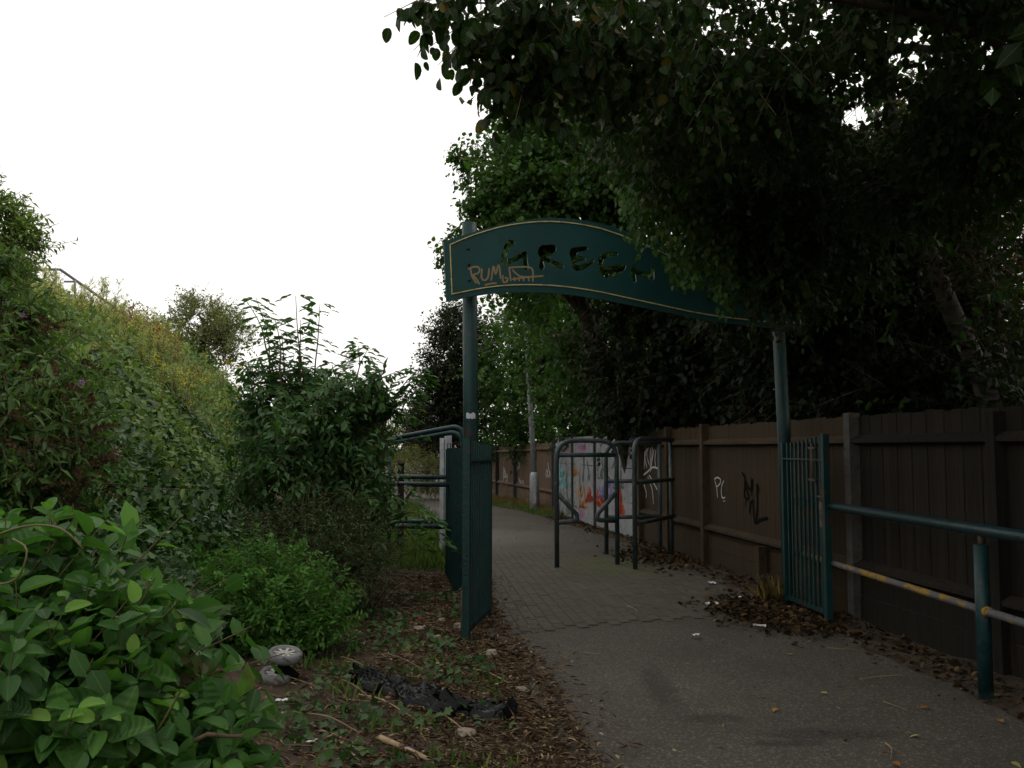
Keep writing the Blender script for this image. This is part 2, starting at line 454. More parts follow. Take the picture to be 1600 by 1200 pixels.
M['leaf_mid'] = leaf_mat('leaf_mid', [(0, (0.0216, 0.0597, 0.0124)), (.5, (0.0393, 0.0978, 0.0186)), (.95, (0.0688, 0.1379, 0.0263)), (1, (0.1573, 0.1724, 0.0310))], .6, .3, .22)
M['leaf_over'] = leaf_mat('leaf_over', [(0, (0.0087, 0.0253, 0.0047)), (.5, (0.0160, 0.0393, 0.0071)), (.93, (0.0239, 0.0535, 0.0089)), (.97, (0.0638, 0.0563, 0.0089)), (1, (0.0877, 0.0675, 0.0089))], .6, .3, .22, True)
M['leaf_birch'] = leaf_mat('leaf_birch', [(0, (0.0107, 0.0197, 0.0057)), (.7, (0.0215, 0.0321, 0.0089)), (.85, (0.0714, 0.0464, 0.0142)), (1, (0.1142, 0.0643, 0.0215))], .6, .3, .22)
M['leaf_autumn'] = leaf_mat('leaf_autumn', [(0, (0.0300, 0.0420, 0.0120)), (.5, (0.0780, 0.0600, 0.0180)), (1, (0.2100, 0.1080, 0.0360))], .6, .4, .3)
M['leaf_olive'] = leaf_mat('leaf_olive', [(0, (0.0900, 0.1125, 0.0420)), (.6, (0.1500, 0.1800, 0.0630)), (1, (0.2250, 0.2400, 0.0900))], .6, .3, .3)
M['leaf_purple'] = leaf_mat('leaf_purple', [(0, (.022, .014, .016)), (1, (.06, .035, .035))], .5, .25, .3)
M['leaf_yellow_green'] = leaf_mat('leaf_yellow_green', [(0, (.09, .15, .035)), (1, (.17, .25, .06))], .5, .4, .3)  # light yellow green leaf colour of the far shrub
M['grass'] = leaf_mat('grass', [(0, (.07, .13, .03)), (.6, (.12, .20, .05)), (1, (.22, .26, .09))], .6, .35, .25)
M['dry_grass'] = leaf_mat('dry_grass', [(0, (.20, .14, .07)), (1, (.38, .28, .14))], .8, .3, .1)
M['litter_leaf'] = leaf_mat('litter_leaf', [(0, (0.0189, 0.0119, 0.0070)), (.6, (0.0513, 0.0302, 0.0151)), (.9, (0.0864, 0.0513, 0.0216)), (1, (0.1512, 0.1080, 0.0540))], .8, .1, .15)
M['mulch'] = leaf_mat('mulch', [(0, (0.0696, 0.0443, 0.0284)), (.6, (0.1645, 0.1074, 0.0639)), (.88, (0.2656, 0.1946, 0.1206)), (1, (0.4554, 0.3758, 0.2552))], .9, .0, .1)
M['leaf_fallen'] = leaf_mat('leaf_fallen', [(0, (.30, .12, .02)), (.5, (.38, .22, .05)), (1, (.35, .34, .12))], .7, .1, .2)
M['flower_yellow'] = leaf_mat('flower_yellow', [(0, (.55, .40, .02)), (1, (.65, .5, .04))], .7, .3, .2)
M['flower_purple'] = leaf_mat('flower_purple', [(0, (.22, .10, .32)), (1, (.32, .18, .42))], .7, .3, .2)

def birch_mat():
    m, n, l, b = new_mat('birch_bark')
    tc = N(n, 'ShaderNodeTexCoord'); mp = N(n, 'ShaderNodeMapping'); mp.inputs['Scale'].default_value = (4, 4, 6)
    l.new(tc.outputs['Object'], mp.inputs['Vector'])
    nz = N(n, 'ShaderNodeTexNoise'); nz.inputs['Scale'].default_value = 1.6; nz.inputs['Detail'].default_value = 5
    l.new(mp.outputs['Vector'], nz.inputs['Vector'])
    rp = ramp(n, [(.36, (.02, .016, .012)), (.42, (.05, .041, .031)), (.65, (.10, .084, .067))])
    l.new(nz.outputs['Fac'], rp.inputs['Fac']); l.new(rp.outputs['Color'], b.inputs['Base Color'])
    b.inputs['Roughness'].default_value = .8
    return m
M['birch'] = birch_mat()

def asphalt_mat():
    m, n, l, b = new_mat('asphalt')
    geo = N(n, 'ShaderNodeNewGeometry')
    def nz(scale, detail):
        q = N(n, 'ShaderNodeTexNoise'); q.inputs['Scale'].default_value = scale; q.inputs['Detail'].default_value = detail
        l.new(geo.outputs['Position'], q.inputs['Vector']); return q
    big = nz(.9, 6)
    rb = ramp(n, [(.3, (.053, .0455, .036)), (.7, (.081, .070, .056))]); l.new(big.outputs['Fac'], rb.inputs['Fac'])
    vor = N(n, 'ShaderNodeTexVoronoi'); vor.inputs['Scale'].default_value = 95
    l.new(geo.outputs['Position'], vor.inputs['Vector'])
    rs = ramp(n, [(.0, (.6, .6, .6)), (.6, (.95, .95, .95)), (.86, (1.1, 1.1, 1.08)), (.93, (2.6, 2.55, 2.45))])
    sep = N(n, 'ShaderNodeSeparateColor'); l.new(vor.outputs['Color'], sep.inputs['Color'])
    l.new(sep.outputs['Red'], rs.inputs['Fac'])
    mx = N(n, 'ShaderNodeMixRGB', blend_type='MULTIPLY'); mx.inputs['Fac'].default_value = .8
    l.new(rb.outputs['Color'], mx.inputs['Color1']); l.new(rs.outputs['Color'], mx.inputs['Color2'])
    col = mx.outputs['Color']
    # oil and damp stains with a shape of their own
    for (cx, cy_, sx, sy, k) in ((.98, 6.15, .13, .75, .55), (1.18, 5.45, .26, .12, .6), (1.75, 5.15, .5, .14, .55), (1.5, 5.0, .25, .07, .5)):
        mp = N(n, 'ShaderNodeMapping', vector_type='POINT')
        mp.inputs['Location'].default_value = (-cx / sx, -cy_ / sy, 0); mp.inputs['Scale'].default_value = (1 / sx, 1 / sy, 0)
        l.new(geo.outputs['Position'], mp.inputs['Vector'])
        ln = N(n, 'ShaderNodeVectorMath', operation='LENGTH'); l.new(mp.outputs['Vector'], ln.inputs[0])
        qn = nz(7, 4)
        ad = N(n, 'ShaderNodeMath', operation='MULTIPLY_ADD'); ad.inputs[1].default_value = 1.1; l.new(qn.outputs['Fac'], ad.inputs[0]); l.new(ln.outputs['Value'], ad.inputs[2])
        rr = ramp(n, [(.0, (k,) * 3), (.62, (k * 1.05,) * 3), (.95, (1, 1, 1))])
        ds = N(n, 'ShaderNodeMath', operation='MULTIPLY'); ds.inputs[1].default_value = .62; l.new(ad.outputs[0], ds.inputs[0])
        l.new(ds.outputs[0], rr.inputs['Fac'])
        m3 = N(n, 'ShaderNodeMixRGB', blend_type='MULTIPLY'); m3.inputs['Fac'].default_value = 1
        l.new(col, m3.inputs['Color1']); l.new(rr.outputs['Color'], m3.inputs['Color2']); col = m3.outputs['Color']
    # small trodden spots
    v2 = N(n, 'ShaderNodeTexVoronoi'); v2.inputs['Scale'].default_value = 6.5; l.new(geo.outputs['Position'], v2.inputs['Vector'])
    r2 = ramp(n, [(.10, (.45, .45, .47)), (.15, (1, 1, 1))]); l.new(v2.outputs['Distance'], r2.inputs['Fac'])
    msk = nz(.7, 2); rm = ramp(n, [(.52, (0, 0, 0)), (.6, (1, 1, 1))]); l.new(msk.outputs['Fac'], rm.inputs['Fac'])
    m4 = N(n, 'ShaderNodeMixRGB', blend_type='MULTIPLY'); l.new(rm.outputs['Color'], m4.inputs['Fac'])
    l.new(col, m4.inputs['Color1']); l.new(r2.outputs['Color'], m4.inputs['Color2'])
    l.new(m4.outputs['Color'], b.inputs['Base Color'])
    b.inputs['Roughness'].default_value = .85
    fine = nz(140, 3)
    bp = N(n, 'ShaderNodeBump'); bp.inputs['Strength'].default_value = .5; bp.inputs['Distance'].default_value = .006
    l.new(fine.outputs['Fac'], bp.inputs['Height']); l.new(bp.outputs['Normal'], b.inputs['Normal'])
    return m
M['asphalt'] = asphalt_mat()

def brick_mat():
    m, n, l, b = new_mat('paver')
    geo = N(n, 'ShaderNodeNewGeometry'); oi = N(n, 'ShaderNodeObjectInfo')
    q = N(n, 'ShaderNodeTexNoise'); q.inputs['Scale'].default_value = 1.1; q.inputs['Detail'].default_value = 6
    l.new(geo.outputs['Position'], q.inputs['Vector'])
    r = ramp(n, [(.3, (.060, .051, .039)), (.7, (.089, .076, .059))]); l.new(q.outputs['Fac'], r.inputs['Fac'])
    f = N(n, 'ShaderNodeTexNoise'); f.inputs['Scale'].default_value = 60; f.inputs['Detail'].default_value = 4
    l.new(geo.outputs['Position'], f.inputs['Vector'])
    r2 = ramp(n, [(.3, (.75, .75, .75)), (.7, (1.2, 1.2, 1.2))]); l.new(f.outputs['Fac'], r2.inputs['Fac'])
    mx = N(n, 'ShaderNodeMixRGB', blend_type='MULTIPLY'); mx.inputs['Fac'].default_value = 1
    l.new(r.outputs['Color'], mx.inputs['Color1']); l.new(r2.outputs['Color'], mx.inputs['Color2'])
    r3 = ramp(n, [(0, (.86, .86, .88)), (1, (1.12, 1.1, 1.06))]); l.new(oi.outputs['Random'], r3.inputs['Fac'])
    m2 = N(n, 'ShaderNodeMixRGB', blend_type='MULTIPLY'); m2.inputs['Fac'].default_value = 1
    l.new(mx.outputs['Color'], m2.inputs['Color1']); l.new(r3.outputs['Color'], m2.inputs['Color2'])
    # moss film around the feet of the barriers
    mp = N(n, 'ShaderNodeMapping'); mp.inputs['Location'].default_value = (-1.35 / 1.0, -12.3 / 1.5, 0); mp.inputs['Scale'].default_value = (1, 1 / 1.5, 0)
    l.new(geo.outputs['Position'], mp.inputs['Vector'])
    ln = N(n, 'ShaderNodeVectorMath', operation='LENGTH'); l.new(mp.outputs['Vector'], ln.inputs[0])
    g = N(n, 'ShaderNodeTexNoise'); g.inputs['Scale'].default_value = 3; g.inputs['Detail'].default_value = 5
    l.new(geo.outputs['Position'], g.inputs['Vector'])
    sb = N(n, 'ShaderNodeMath', operation='ADD'); l.new(ln.outputs['Value'], sb.inputs[0]); l.new(g.outputs['Fac'], sb.inputs[1])
    rg = ramp(n, [(.55, (.75, .75, .75)), (1.0, (0, 0, 0))]); sc = N(n, 'ShaderNodeMath', operation='MULTIPLY'); sc.inputs[1].default_value = .66
    l.new(sb.outputs[0], sc.inputs[0]); l.new(sc.outputs[0], rg.inputs['Fac'])
    m3 = N(n, 'ShaderNodeMixRGB'); m3.inputs['Color2'].default_value = (.075, .085, .03, 1)
    l.new(rg.outputs['Color'], m3.inputs['Fac']); l.new(m2.outputs['Color'], m3.inputs['Color1'])
    l.new(m3.outputs['Color'], b.inputs['Base Color'])
    b.inputs['Roughness'].default_value = .85
    bp = N(n, 'ShaderNodeBump'); bp.inputs['Strength'].default_value = .4; bp.inputs['Distance'].default_value = .006
    l.new(f.outputs['Fac'], bp.inputs['Height']); l.new(bp.outputs['Normal'], b.inputs['Normal'])
    return m
M['paver'] = brick_mat()
M['joint'] = noise_mat('joint', (.046, .041, .032), (.066, .060, .048), 8, .95)

# ------------------------------------------------------------------ terrain
def interp(y, xs, ys): return np.interp(y, xs, ys)
PL = np.array([(.95,-3),(.8,0),(.32,4.48),(.06,6.9),(-.14,7.7),(-.30,9),(-.5,12),(-.95,16),(-1.7,20),(-2.7,25),(-5.2,32),(-9.5,40),(-16,50)])
PR = np.array([(3.6,-3),(3.35,1),(3.0,5.5),(2.78,8.4),(2.36,12.4),(1.9,15.4),(.85,20.5),(.2,23),(-1.25,27),(-3.2,32),(-7.3,40),(-13.5,50)])
def path_l(y): return np.interp(y, PL[:, 1], PL[:, 0])
def path_r(y): return np.interp(y, PR[:, 1], PR[:, 0])
def bank_h(x, y):
    x = np.asarray(x, float); y = np.asarray(y, float)
    xf = interp(y, [-5,0,4,6,8,12,20,30,45,70], [-1.2,-1.3,-1.5,-1.8,-2.0,-2.6,-4.0,-7.2,-15,-40])
    h = interp(y, [-5,0,8,10,12,15,18,22,30,60], [1.8,1.9,2.35,2.6,2.8,2.8,2.8,2.9,2.9,2.6])
    t = np.clip((xf - x) / 3.3, 0, 1)
    return h * t * t * (3 - 2 * t) + .36 * np.clip(-x - 5.8, 0, 8) * t
def bumps(x, y):
    return (.5 * np.sin(x * 2.3 + y * 1.1) + .5 * np.sin(y * 3.1 - x * 1.7) + .4 * np.sin(x * 7.1 + 1.3 * np.sin(y * 5)) + .4 * np.sin(y * 8.3 + 2 * np.sin(x * 4.1)))
def ground_z(x, y):
    x = np.asarray(x, float); y = np.asarray(y, float)
    dl = path_l(y) - x; dr = x - path_r(y)
    off = np.clip(np.maximum(dl, dr) / .35, 0, 1)
    z = -.03 + off * .045 + np.clip(dl, 0, 3) * .035 + off * .018 * bumps(x, y)
    return z + bank_h(x, y) * (1 + .05 * bumps(x * .6, y * .6))
xs = np.unique(np.concatenate([np.linspace(-300, -40, 10), np.linspace(-40, -12, 24), np.linspace(-12, 5, 150), np.linspace(5, 20, 16), np.linspace(20, 300, 12)]))
ys = np.unique(np.concatenate([np.linspace(-60, -4, 10), np.linspace(-4, 16, 180), np.linspace(16, 50, 100), np.linspace(50, 300, 14)]))
XX, YY = np.meshgrid(xs, ys)
ZZ = ground_z(XX, YY)
gv = np.stack([XX, YY, ZZ], -1).reshape(-1, 3)
ny, nx = XX.shape
ii = (np.arange(ny - 1)[:, None] * nx + np.arange(nx - 1)[None]).ravel()
gt = np.concatenate([np.stack([ii, ii + 1, ii + nx + 1], -1), np.stack([ii, ii + nx + 1, ii + nx], -1)])
ground = inst('ground', raw_mesh('ground', gv, gt, M['soil']))
tag(ground, kind='structure')

def strip(name, left, right, ylist, z, mat, ncross=6):
    v, f = [], []
    for y in ylist:
        a, b = left(y), right(y)
        for k in range(ncross + 1):
            x = a + (b - a) * k / ncross
            v.append((x, y, z))
    for i in range(len(ylist) - 1):
        for k in range(ncross):
            q = i * (ncross + 1) + k
            f.append((q, q + 1, q + ncross + 2, q + ncross + 1))
    mb = MB(); mb.add(v, f)
    return mb.build(name, mat)
wob = lambda y, s: .035 * math.sin(y * 3.7 + s) + .025 * math.sin(y * 9.1 + 2 * s) + .012 * math.sin(y * 23 + s)
path = strip('path', lambda y: float(path_l(y)) + wob(y, 1), lambda y: float(path_r(y)) + wob(y, 4), list(np.concatenate([np.linspace(-3, 30, 330), np.linspace(30.2, 50, 60)])), 0.0, M['asphalt'])
tag(path, kind='structure')
# brick paving between the two asphalt lengths
seam0 = lambda x: 7.86 + .42 * x
seam1 = lambda x: 13.85 + .3 * x
paving = MB()
cnr = []
for y0, sm in ((7.8, seam0), (14.2, seam1)):
    pass
xl0, xr0 = -.16, 2.8
pv, pf = [], []
nn_ = 40
for i in range(nn_ + 1):
    t = i / nn_
    for k in range(9):
        yy = lerp(7.8, 14.2, t)
        x = lerp(float(path_l(yy)) + .03, float(path_r(yy)) - .03, k / 8)
        y = lerp(seam0(x) + .12, seam1(x) - .12, t)
        x = lerp(float(path_l(y)) + .03, float(path_r(y)) - .03, k / 8)
        pv.append((x, y, .004))
for i in range(nn_):
    for k in range(8):
        q = i * 9 + k
        pf.append((q, q + 1, q + 10, q + 9))
paving.add(pv, pf)
paving = paving.build('brick_paving', M['joint'])
tag(paving, kind='structure')
bang = math.atan2(.11, 1)          # courses run along the path
def brick_mesh(dx, dy, seed):
    rr = random.Random(seed)
    h = .006; e = .004
    lo = [(-dx, -dy, 0), (dx, -dy, 0), (dx, dy, 0), (-dx, dy, 0)]
    up = [(-dx + e, -dy + e, h), (dx - e, -dy + e, h), (dx - e, dy - e, h), (-dx + e, dy - e, h)]
    up = [(a + rr.uniform(-.0015, .0015), b + rr.uniform(-.0015, .0015), c) for a, b, c in up]
    mb = MB(); mb.add(lo + up, [(4,5,6,7),(0,1,5,4),(1,2,6,5),(2,3,7,6),(3,0,4,7)])
    return mb
bricks = []
for r in range(-30, 60):
    for k in range(-6, 60):
        u = (r + .5) * .106
        v = k * .206 + (.103 if r % 2 else 0)
        x = .9 + u * math.cos(bang) - v * math.sin(bang)
        y = 7.2 + u * math.sin(bang) + v * math.cos(bang)
        if y < seam0(x) + .03 or y > seam1(x) - .03: continue
        if x < path_l(y) + .08 or x > path_r(y) - .08: continue
        bricks.append((x, y))
bricks.sort(key=lambda b: b[1])
bmeshes = [brick_mesh(.050, .100, s).mesh('brick', M['paver']) for s in range(6)]
for i, (x, y) in enumerate(bricks[:300]):
    inst('brick', bmeshes[i % 6], paving, (x, y, .002 + random.uniform(0, .005)), (random.gauss(0, .008), random.gauss(0, .008), bang + random.gauss(0, .012)))
far = MB()
for i, (x, y) in enumerate(bricks[300:]):
    Mx = Matrix.Translation((x, y, .002 + random.uniform(0, .005))) @ Matrix.Rotation(bang + random.gauss(0, .012), 4, 'Z')
    bm_ = brick_mesh(.050, .100, i % 6)
    far.add([Mx @ Vector(q) for q in bm_.v], bm_.f)
fb = far.build('far_bricks', M['paver'], paving); fb['kind'] = 'stuff'

# ------------------------------------------------------------------ arched gateway with the cut out sign
PLN_A = Vector((-.66, 8.60, 0)); PLN_B = Vector((2.98, 9.16, 0))
PU = (PLN_B - PLN_A).normalized(); PN = PU.cross(Vector((0, 0, 1))).normalized()      # normal towards the camera
if PN.y > 0: PN = -PN
def on_plane(px, py):
    d = ray(px, py); o = Vector((0, 0, CAMH))
    t = (PLN_A - o).dot(PN) / d.dot(PN)
    p = o + d * t
    return ((p - PLN_A).dot(PU), p.z)
def pw(u, z, off=0.0): return PLN_A + PU * u + Vector((0, 0, z)) + PN * off

gate = empty('arched_gateway', (-.40, 8.78, 0))
tag(gate, 'dark green arched gateway with GREEN cut through its curved sign panel', 'gateway')
GI = gate.matrix_world.inverted() if False else Matrix.Translation((.40, -8.78, 0))
def gbuild(mb, name, mat, parent=gate):
    mb.v = [tuple(GI @ Vector(v)) for v in mb.v]
    return mb.build(name, mat, parent)
lp = MB().tube([(-.40, 8.78, -.05), (-.405, 8.78, 2.0), (-.425, 8.78, 3.83)], [.073, .073, .072], 16)
lpo = gbuild(lp, 'post', M['green_paint']); lpo['label'] = 'tall left post rising above the sign panel'
rp_ = MB().tube([(2.86, 9.36, -.05), (2.84, 9.36, 1.6), (2.80, 9.36, 3.0)], [.066, .066, .065], 16)
gbuild(rp_, 'post', M['green_paint'])
band = MB()
bvs, bfs = [], []
for i_ in range(9):
    an = R(-125 + 9 * i_)
    for z_ in (1.885 + .006 * math.sin(i_ * 2.1), 1.938 + .008 * math.sin(i_ * 1.3)):
        bvs.append((-.402 + .0752 * math.cos(an), 8.78 + .0752 * math.sin(an), z_))
for i_ in range(8): bfs.append((2*i_, 2*i_+2, 2*i_+3, 2*i_+1))
band.add(bvs, bfs); gbuild(band, 'torn_sticker', M['grey_post'])

top_px = [(693,378),(706,373),(720,369),(740,363),(760,357),(780,352),(800,348),(820,344.5),(840,342),(860,341),(880,341.3),(900,343),(920,346),(940,350),(960,355),(980,362),(1000,370),(1025,381),(1050,392),(1075,403),(1100,414),(1125,423),(1150,432),(1175,439),(1200,445),(1225,449),(1258,452)]
bot_px = [(697,472),(710,469),(720,467),(740,463),(760,460),(780,458),(800,457),(825,456.5),(850,457),(875,459),(900,462),(925,466),(950,470),(975,475),(1000,480),(1025,485),(1050,490),(1075,495),(1100,500),(1125,504),(1150,507),(1175,510),(1200,512),(1258,515)]
def zl(pts): return [(x / 4 + 680, y / 4 + 330) for x, y in pts]
letters = [
 zl([(460,180),(480,181),(497,190),(492,210),(462,232),(445,268),(440,308),(500,285),(548,255),(562,252),(575,258),(576,310),(582,350),(579,366),(562,369),(552,350),(548,292),(505,315),(445,340),(420,340),(411,325),(414,270),(432,215)]),
 zl([(643,238),(652,222),(668,213),(720,209),(746,211),(757,225),(753,247),(735,265),(704,289),(740,308),(795,332),(806,345),(800,359),(780,361),(720,337),(690,320),(674,314),(682,345),(676,364),(660,369),(648,358),(650,330),(656,292),(640,262)]),
 zl([(850,233),(880,226),(938,219),(954,227),(952,241),(930,250),(890,257),(882,275),(928,289),(942,297),(936,308),(890,315),(878,327),(896,345),(948,320),(978,300),(992,302),(992,318),(960,346),(910,372),(882,376),(862,362),(850,335),(848,300),(838,268),(840,246)]),
 zl([(1020,292),(1035,268),(1068,260),(1125,254),(1142,260),(1140,275),(1088,286),(1052,302),(1044,328),(1060,348),(1108,344),(1150,329),(1180,331),(1192,345),(1184,365),(1160,387),(1110,407),(1065,419),(1042,408),(1026,380),(1016,335)]),
 zl([(1224,345),(1234,332),(1248,333),(1252,360),(1300,378),(1342,396),(1350,336),(1366,334),(1368,420),(1356,434),(1338,430),(1290,407),(1250,396),(1256,436),(1246,452),(1232,442),(1222,415)]),
]
outline = [on_plane(*p) for p in top_px] + [on_plane(*p) for p in reversed(bot_px)]
cu = bpy.data.curves.new('sign_curve', 'CURVE'); cu.dimensions = '2D'; cu.fill_mode = 'BOTH'; cu.extrude = .012
for poly in [outline] + [[on_plane(*p) for p in l_] for l_ in letters]:
    sp = cu.splines.new('POLY'); sp.points.add(len(poly) - 1)
    for q, (a, b) in zip(sp.points, poly): q.co = (a, b, 0, 1)
    sp.use_cyclic_u = True
tmp = bpy.data.objects.new('tmp_sign', cu); COL.objects.link(tmp)
bpy.context.view_layer.update()
me = bpy.data.meshes.new_from_object(tmp.evaluated_get(bpy.context.evaluated_depsgraph_get()))
bpy.data.objects.remove(tmp)
for v in me.vertices:
    v.co = GI @ pw(v.co.x, v.co.y, v.co.z)
me.name = 'sign_panel'; me.materials.clear(); me.materials.append(M['sign_paint'])
sign = inst('sign_panel', me, gate)
sign['label'] = 'curved green panel with stencilled letters G R E E N cut through'
gold_px = [(703,383),(722,374.5),(740,367.5),(760,361),(780,355.5),(800,351.5),(820,348.7),(840,347),(860,346.6),(880,347.6),(900,350),(920,353.6),(940,358),(970,368),(1000,380),(1025,391),(1050,402),(1075,413),(1100,423),(1125,432),(1150,440),(1175,447),(1200,452),(1246,458)]
gold_px2 = [(1250,505),(1200,503),(1175,501),(1150,498),(1125,495),(1100,491),(1075,486.5),(1050,481),(1025,475.5),(1000,470),(970,463.5),(940,457),(920,453.4),(900,450.4),(880,448),(860,446.3),(840,445.4),(820,445.2),(800,445.8),(780,447),(760,449.5),(740,453),(722,456.6),(706,460)]
gp = [pw(*on_plane(*p), .016) for p in gold_px + gold_px2]
gm = MB()
for a, b in zip(gp, gp[1:] + gp[:1]):
    gm.bar(a, b + (b - a).normalized() * .004, .010, .013, PN)
gbuild(gm, 'gold_trim', M['gold'])
for (x, y) in ((731,389),(732,413.5),(733,438)):
    c = pw(*on_plane(x, y), .012)
    gbuild(MB().tube([c, c + PN * .008, c + PN * .014], [.016, .015, .007], 10), 'bolt', M['green_paint'])
def stroke(mb, pts, w, tofn, sub=1):
    """flat painted ribbon; tofn maps 2D to the surface"""
    n = len(pts)
    L_, R_ = [], []
    for i in range(n):
        a = Vector(pts[max(i-1, 0)]); b = Vector(pts[min(i+1, n-1)])
        t = (b - a)
        t = t.normalized() if t.length else Vector((1, 0))
        nn = Vector((-t.y, t.x)) * (w / 2 * (1 if 0 < i < n - 1 else .6))
        p = Vector(pts[i])
        L_.append(tofn(*(p + nn))); R_.append(tofn(*(p - nn)))
    b0 = len(mb.v)
    mb.v += [tuple(q) for q in L_ + R_]
    for i in range(n - 1):
        mb.f.append((b0+i, b0+i+1, b0+n+i+1, b0+n+i)); mb.sm.append(False)
def smooth_pts(pts, k=4):
    out = []
    n = len(pts)
    for i in range(n - 1):
        p0, p1, p2, p3 = [Vector(pts[j]) for j in (max(i-1,0), i, i+1, min(i+2,n-1))]
        for q in range(k):
            t = q / k
            out.append(.5 * ((2*p1) + (p2-p0)*t + (2*p0-5*p1+4*p2-p3)*t*t + (3*p1-p0-3*p2+p3)*t**3))
    out.append(Vector(pts[-1]))
    return out
tagm = MB()
off_i = [0]
for s in ([(744,443),(737,431),(735,420)], [(731,421),(742,417),(749,420),(747,427),(739,430),(744,436),(749,445)], [(753,420),(752,433),(756,438.5),(762,434),(764,419)],
          [(767,439),(771,416),(774,429),(779,414),(782,436)], [(785,430),(786,441),(791,440.5),(793,436),(788,434)], [(795,418),(798,440)], [(794,419),(815,417.5),(831,420.5),(832,441)],
          [(799,437),(820,434),(849,431.5)], [(800,422),(812,432),(829,433)], [(757,446),(766,443.6),(776,442.8)], [(803,433),(804,440)], [(810,433),(811,440)], [(817,433),(818,440)], [(825,432),(826,440)]):
    off_i[0] += 1
    stroke(tagm, [on_plane(*p) for p in smooth_pts(s)], .017, lambda u, z: pw(u, z, .0138 + .0002 * off_i[0]))
gbuild(tagm, 'spray_tag', M['tag_orange'], gate)

# ------------------------------------------------------------------ gate leaves
def gate_leaf(name, label, near, far, znt, zft, nb, mirror, locky=False):
    root = empty(name, (far[0], far[1], 0))
    tag(root, label, 'gate', 'open gate leaves')
    A = Vector((near[0] - far[0], near[1] - far[1], 0)); Z = Vector((0, 0, 0))
    d = A.normalized()
    up = Vector((0, 0, 1))
    MB().bar(A + up * .03, A + up * znt, .060, .060, d).build('stile', M['green_paint'], root)
    MB().bar(Z + up * .05, Z + up * zft, .050, .050, d).build('stile', M['green_paint'], root)
    a0, b0 = Z + d * .028, A - d * .033
    MB().bar(a0 + up * .09, b0 + up * .09, .012, .045).build('bottom_rail', M['green_paint'], root)
    MB().bar(a0 + up * 1.49, b0 + up * 1.49, .050, .016).build('top_rail', M['green_paint'], root)
    L_ = (b0 - a0).length
    for i in range(nb):
        t = (i + .7) / (nb + .4)
        p = a0 + d * L_ * t
        zt = lerp(zft - .005, znt - .01, t ** 1.4)
        MB().bar(p + up * .075, p + up * zt, .018, .026, d).build('bar', M['green_paint'], root)
    side = d.cross(up) * (1 if mirror else -1)
    q = A - d * .05 + side * .05
    MB().tube([q + up * -.02, q + up * .42], .010, 8).build('drop_bolt', M['rust'], root)
    MB().bar(q + up * .26 - side * .03, q + up * .26 + side * .012, .05, .012).build('bolt_bracket', M['rust'], root)
    if locky:
        c = A - d * .085
        MB().bar(c + up * .86, c + up * 1.10, .02, .085, d).build('lock_plate', M['rust'], root)
        MB().bar(c + up * 1.14, c + up * 1.155, .05, .1, d).build('lock_guard', M['rust'], root)
        for zz in (1.30, 1.60):
            MB().bar(A - d * .30 + up * zz - side * .02, A - d * .16 + up * zz - side * .02, .02, .02).build('bolt_bracket', M['rust'], root)
        MB().tube([A - d * .23 + up * 1.27 - side * .02, A - d * .23 + up * 1.64 - side * .02], .011, 8).build('slide_bolt', M['rust'], root)
    return root
gate_leaf('gate_leaf', 'green barred gate leaf swung open at the left post, seen nearly edge on', (-.375, 7.48), (-.215, 8.46), 1.69, 1.63, 9, True)
gate_leaf('gate_leaf', 'green barred gate leaf swung open against the handrail by the brown fence', (2.90, 8.33), (2.80, 9.26), 1.73, 1.655, 9, False, True)

# railing of overlapping flats behind the left gate leaf
sr = empty('side_railing', (-.60, 10.0, 0))
tag(sr, 'dark green railing of flat upright pales standing behind left gate leaf', 'railing')
for i in range(6):
    p = Vector((-.035 * i, .26 * i, 0))
    MB().bar(p + Vector((0, 0, .02)), p + Vector((0, 0, 1.60 - .012 * (i % 2))), .125, .010, Vector((.35, 1, 0)).normalized()).build('pale', M['green_paint'], sr)
for zz in (1.42, .30):
    MB().bar(Vector((.05, -.05, zz)), Vector((-.14, 1.42, zz)), .045, .045).build('rail', M['green_paint'], sr)

# ------------------------------------------------------------------ tubular barriers
def tube_part(name, pts, r, mat, parent, rr=0, n=12):
    if rr: pts = round_path(pts, rr)
    return MB().tube(pts, r, n).build(name, mat, parent)
bA = empty('hoop_barrier', (.60, 12.1, 0))
tag(bA, 'grey green hoop barrier with two pointed side loops narrowing the path', 'barrier')
X = Vector((.845, .32, 0)); Zv = Vector((0, 0, 1))
tr = .032
tube_part('hoop', [-Zv * .05, Zv * 1.70, X + Zv * 1.70, X - Zv * .05], tr, M['worn_tube'], bA, .26)
tube_part('crossbar', [Zv * 1.505, X + Zv * 1.505], tr * .95, M['worn_tube'], bA)
xd = X.normalized()
tube_part('side_loop', [Zv * 1.0, xd * .30 + Zv * .70, xd * .30 + Zv * .62, Zv * .60], tr * .95, M['worn_tube'], bA, .08)
tube_part('side_loop', [X + Zv * 1.0, X - xd * .30 + Zv * .70, X - xd * .30 + Zv * .62, X + Zv * .60], tr * .95, M['worn_tube'], bA, .08)
def rail_barrier(name, label, a, b, hts, rr, over, mat, legs=(True, True), topdrop=0.0, r=tr):
    root = empty(name, (a[0], a[1], 0))
    tag(root, label, 'barrier')
    D = Vector((b[0] - a[0], b[1] - a[1], 0)); d = D.normalized()
    e = D + d * over
    top = hts[0]
    tube_part('hoop', [-Zv * .05, Zv * top, e + Zv * (top - topdrop)], r, mat, root, rr)
    if legs[1]: tube_part('leg', [D - Zv * .05, D + Zv * (top - topdrop - .02)], r * .9, mat, root)
    for h in hts[1:]:
        tube_part('rail', [Zv * h, e + Zv * h], r * .95, mat, root)
    return root
rail_barrier('rail_barrier', 'three rail tube barrier nearest the camera between hoop and brown fence', (1.62, 11.92), (2.33, 13.2), (1.72, 1.14, .60), .24, .10, M['worn_tube'])
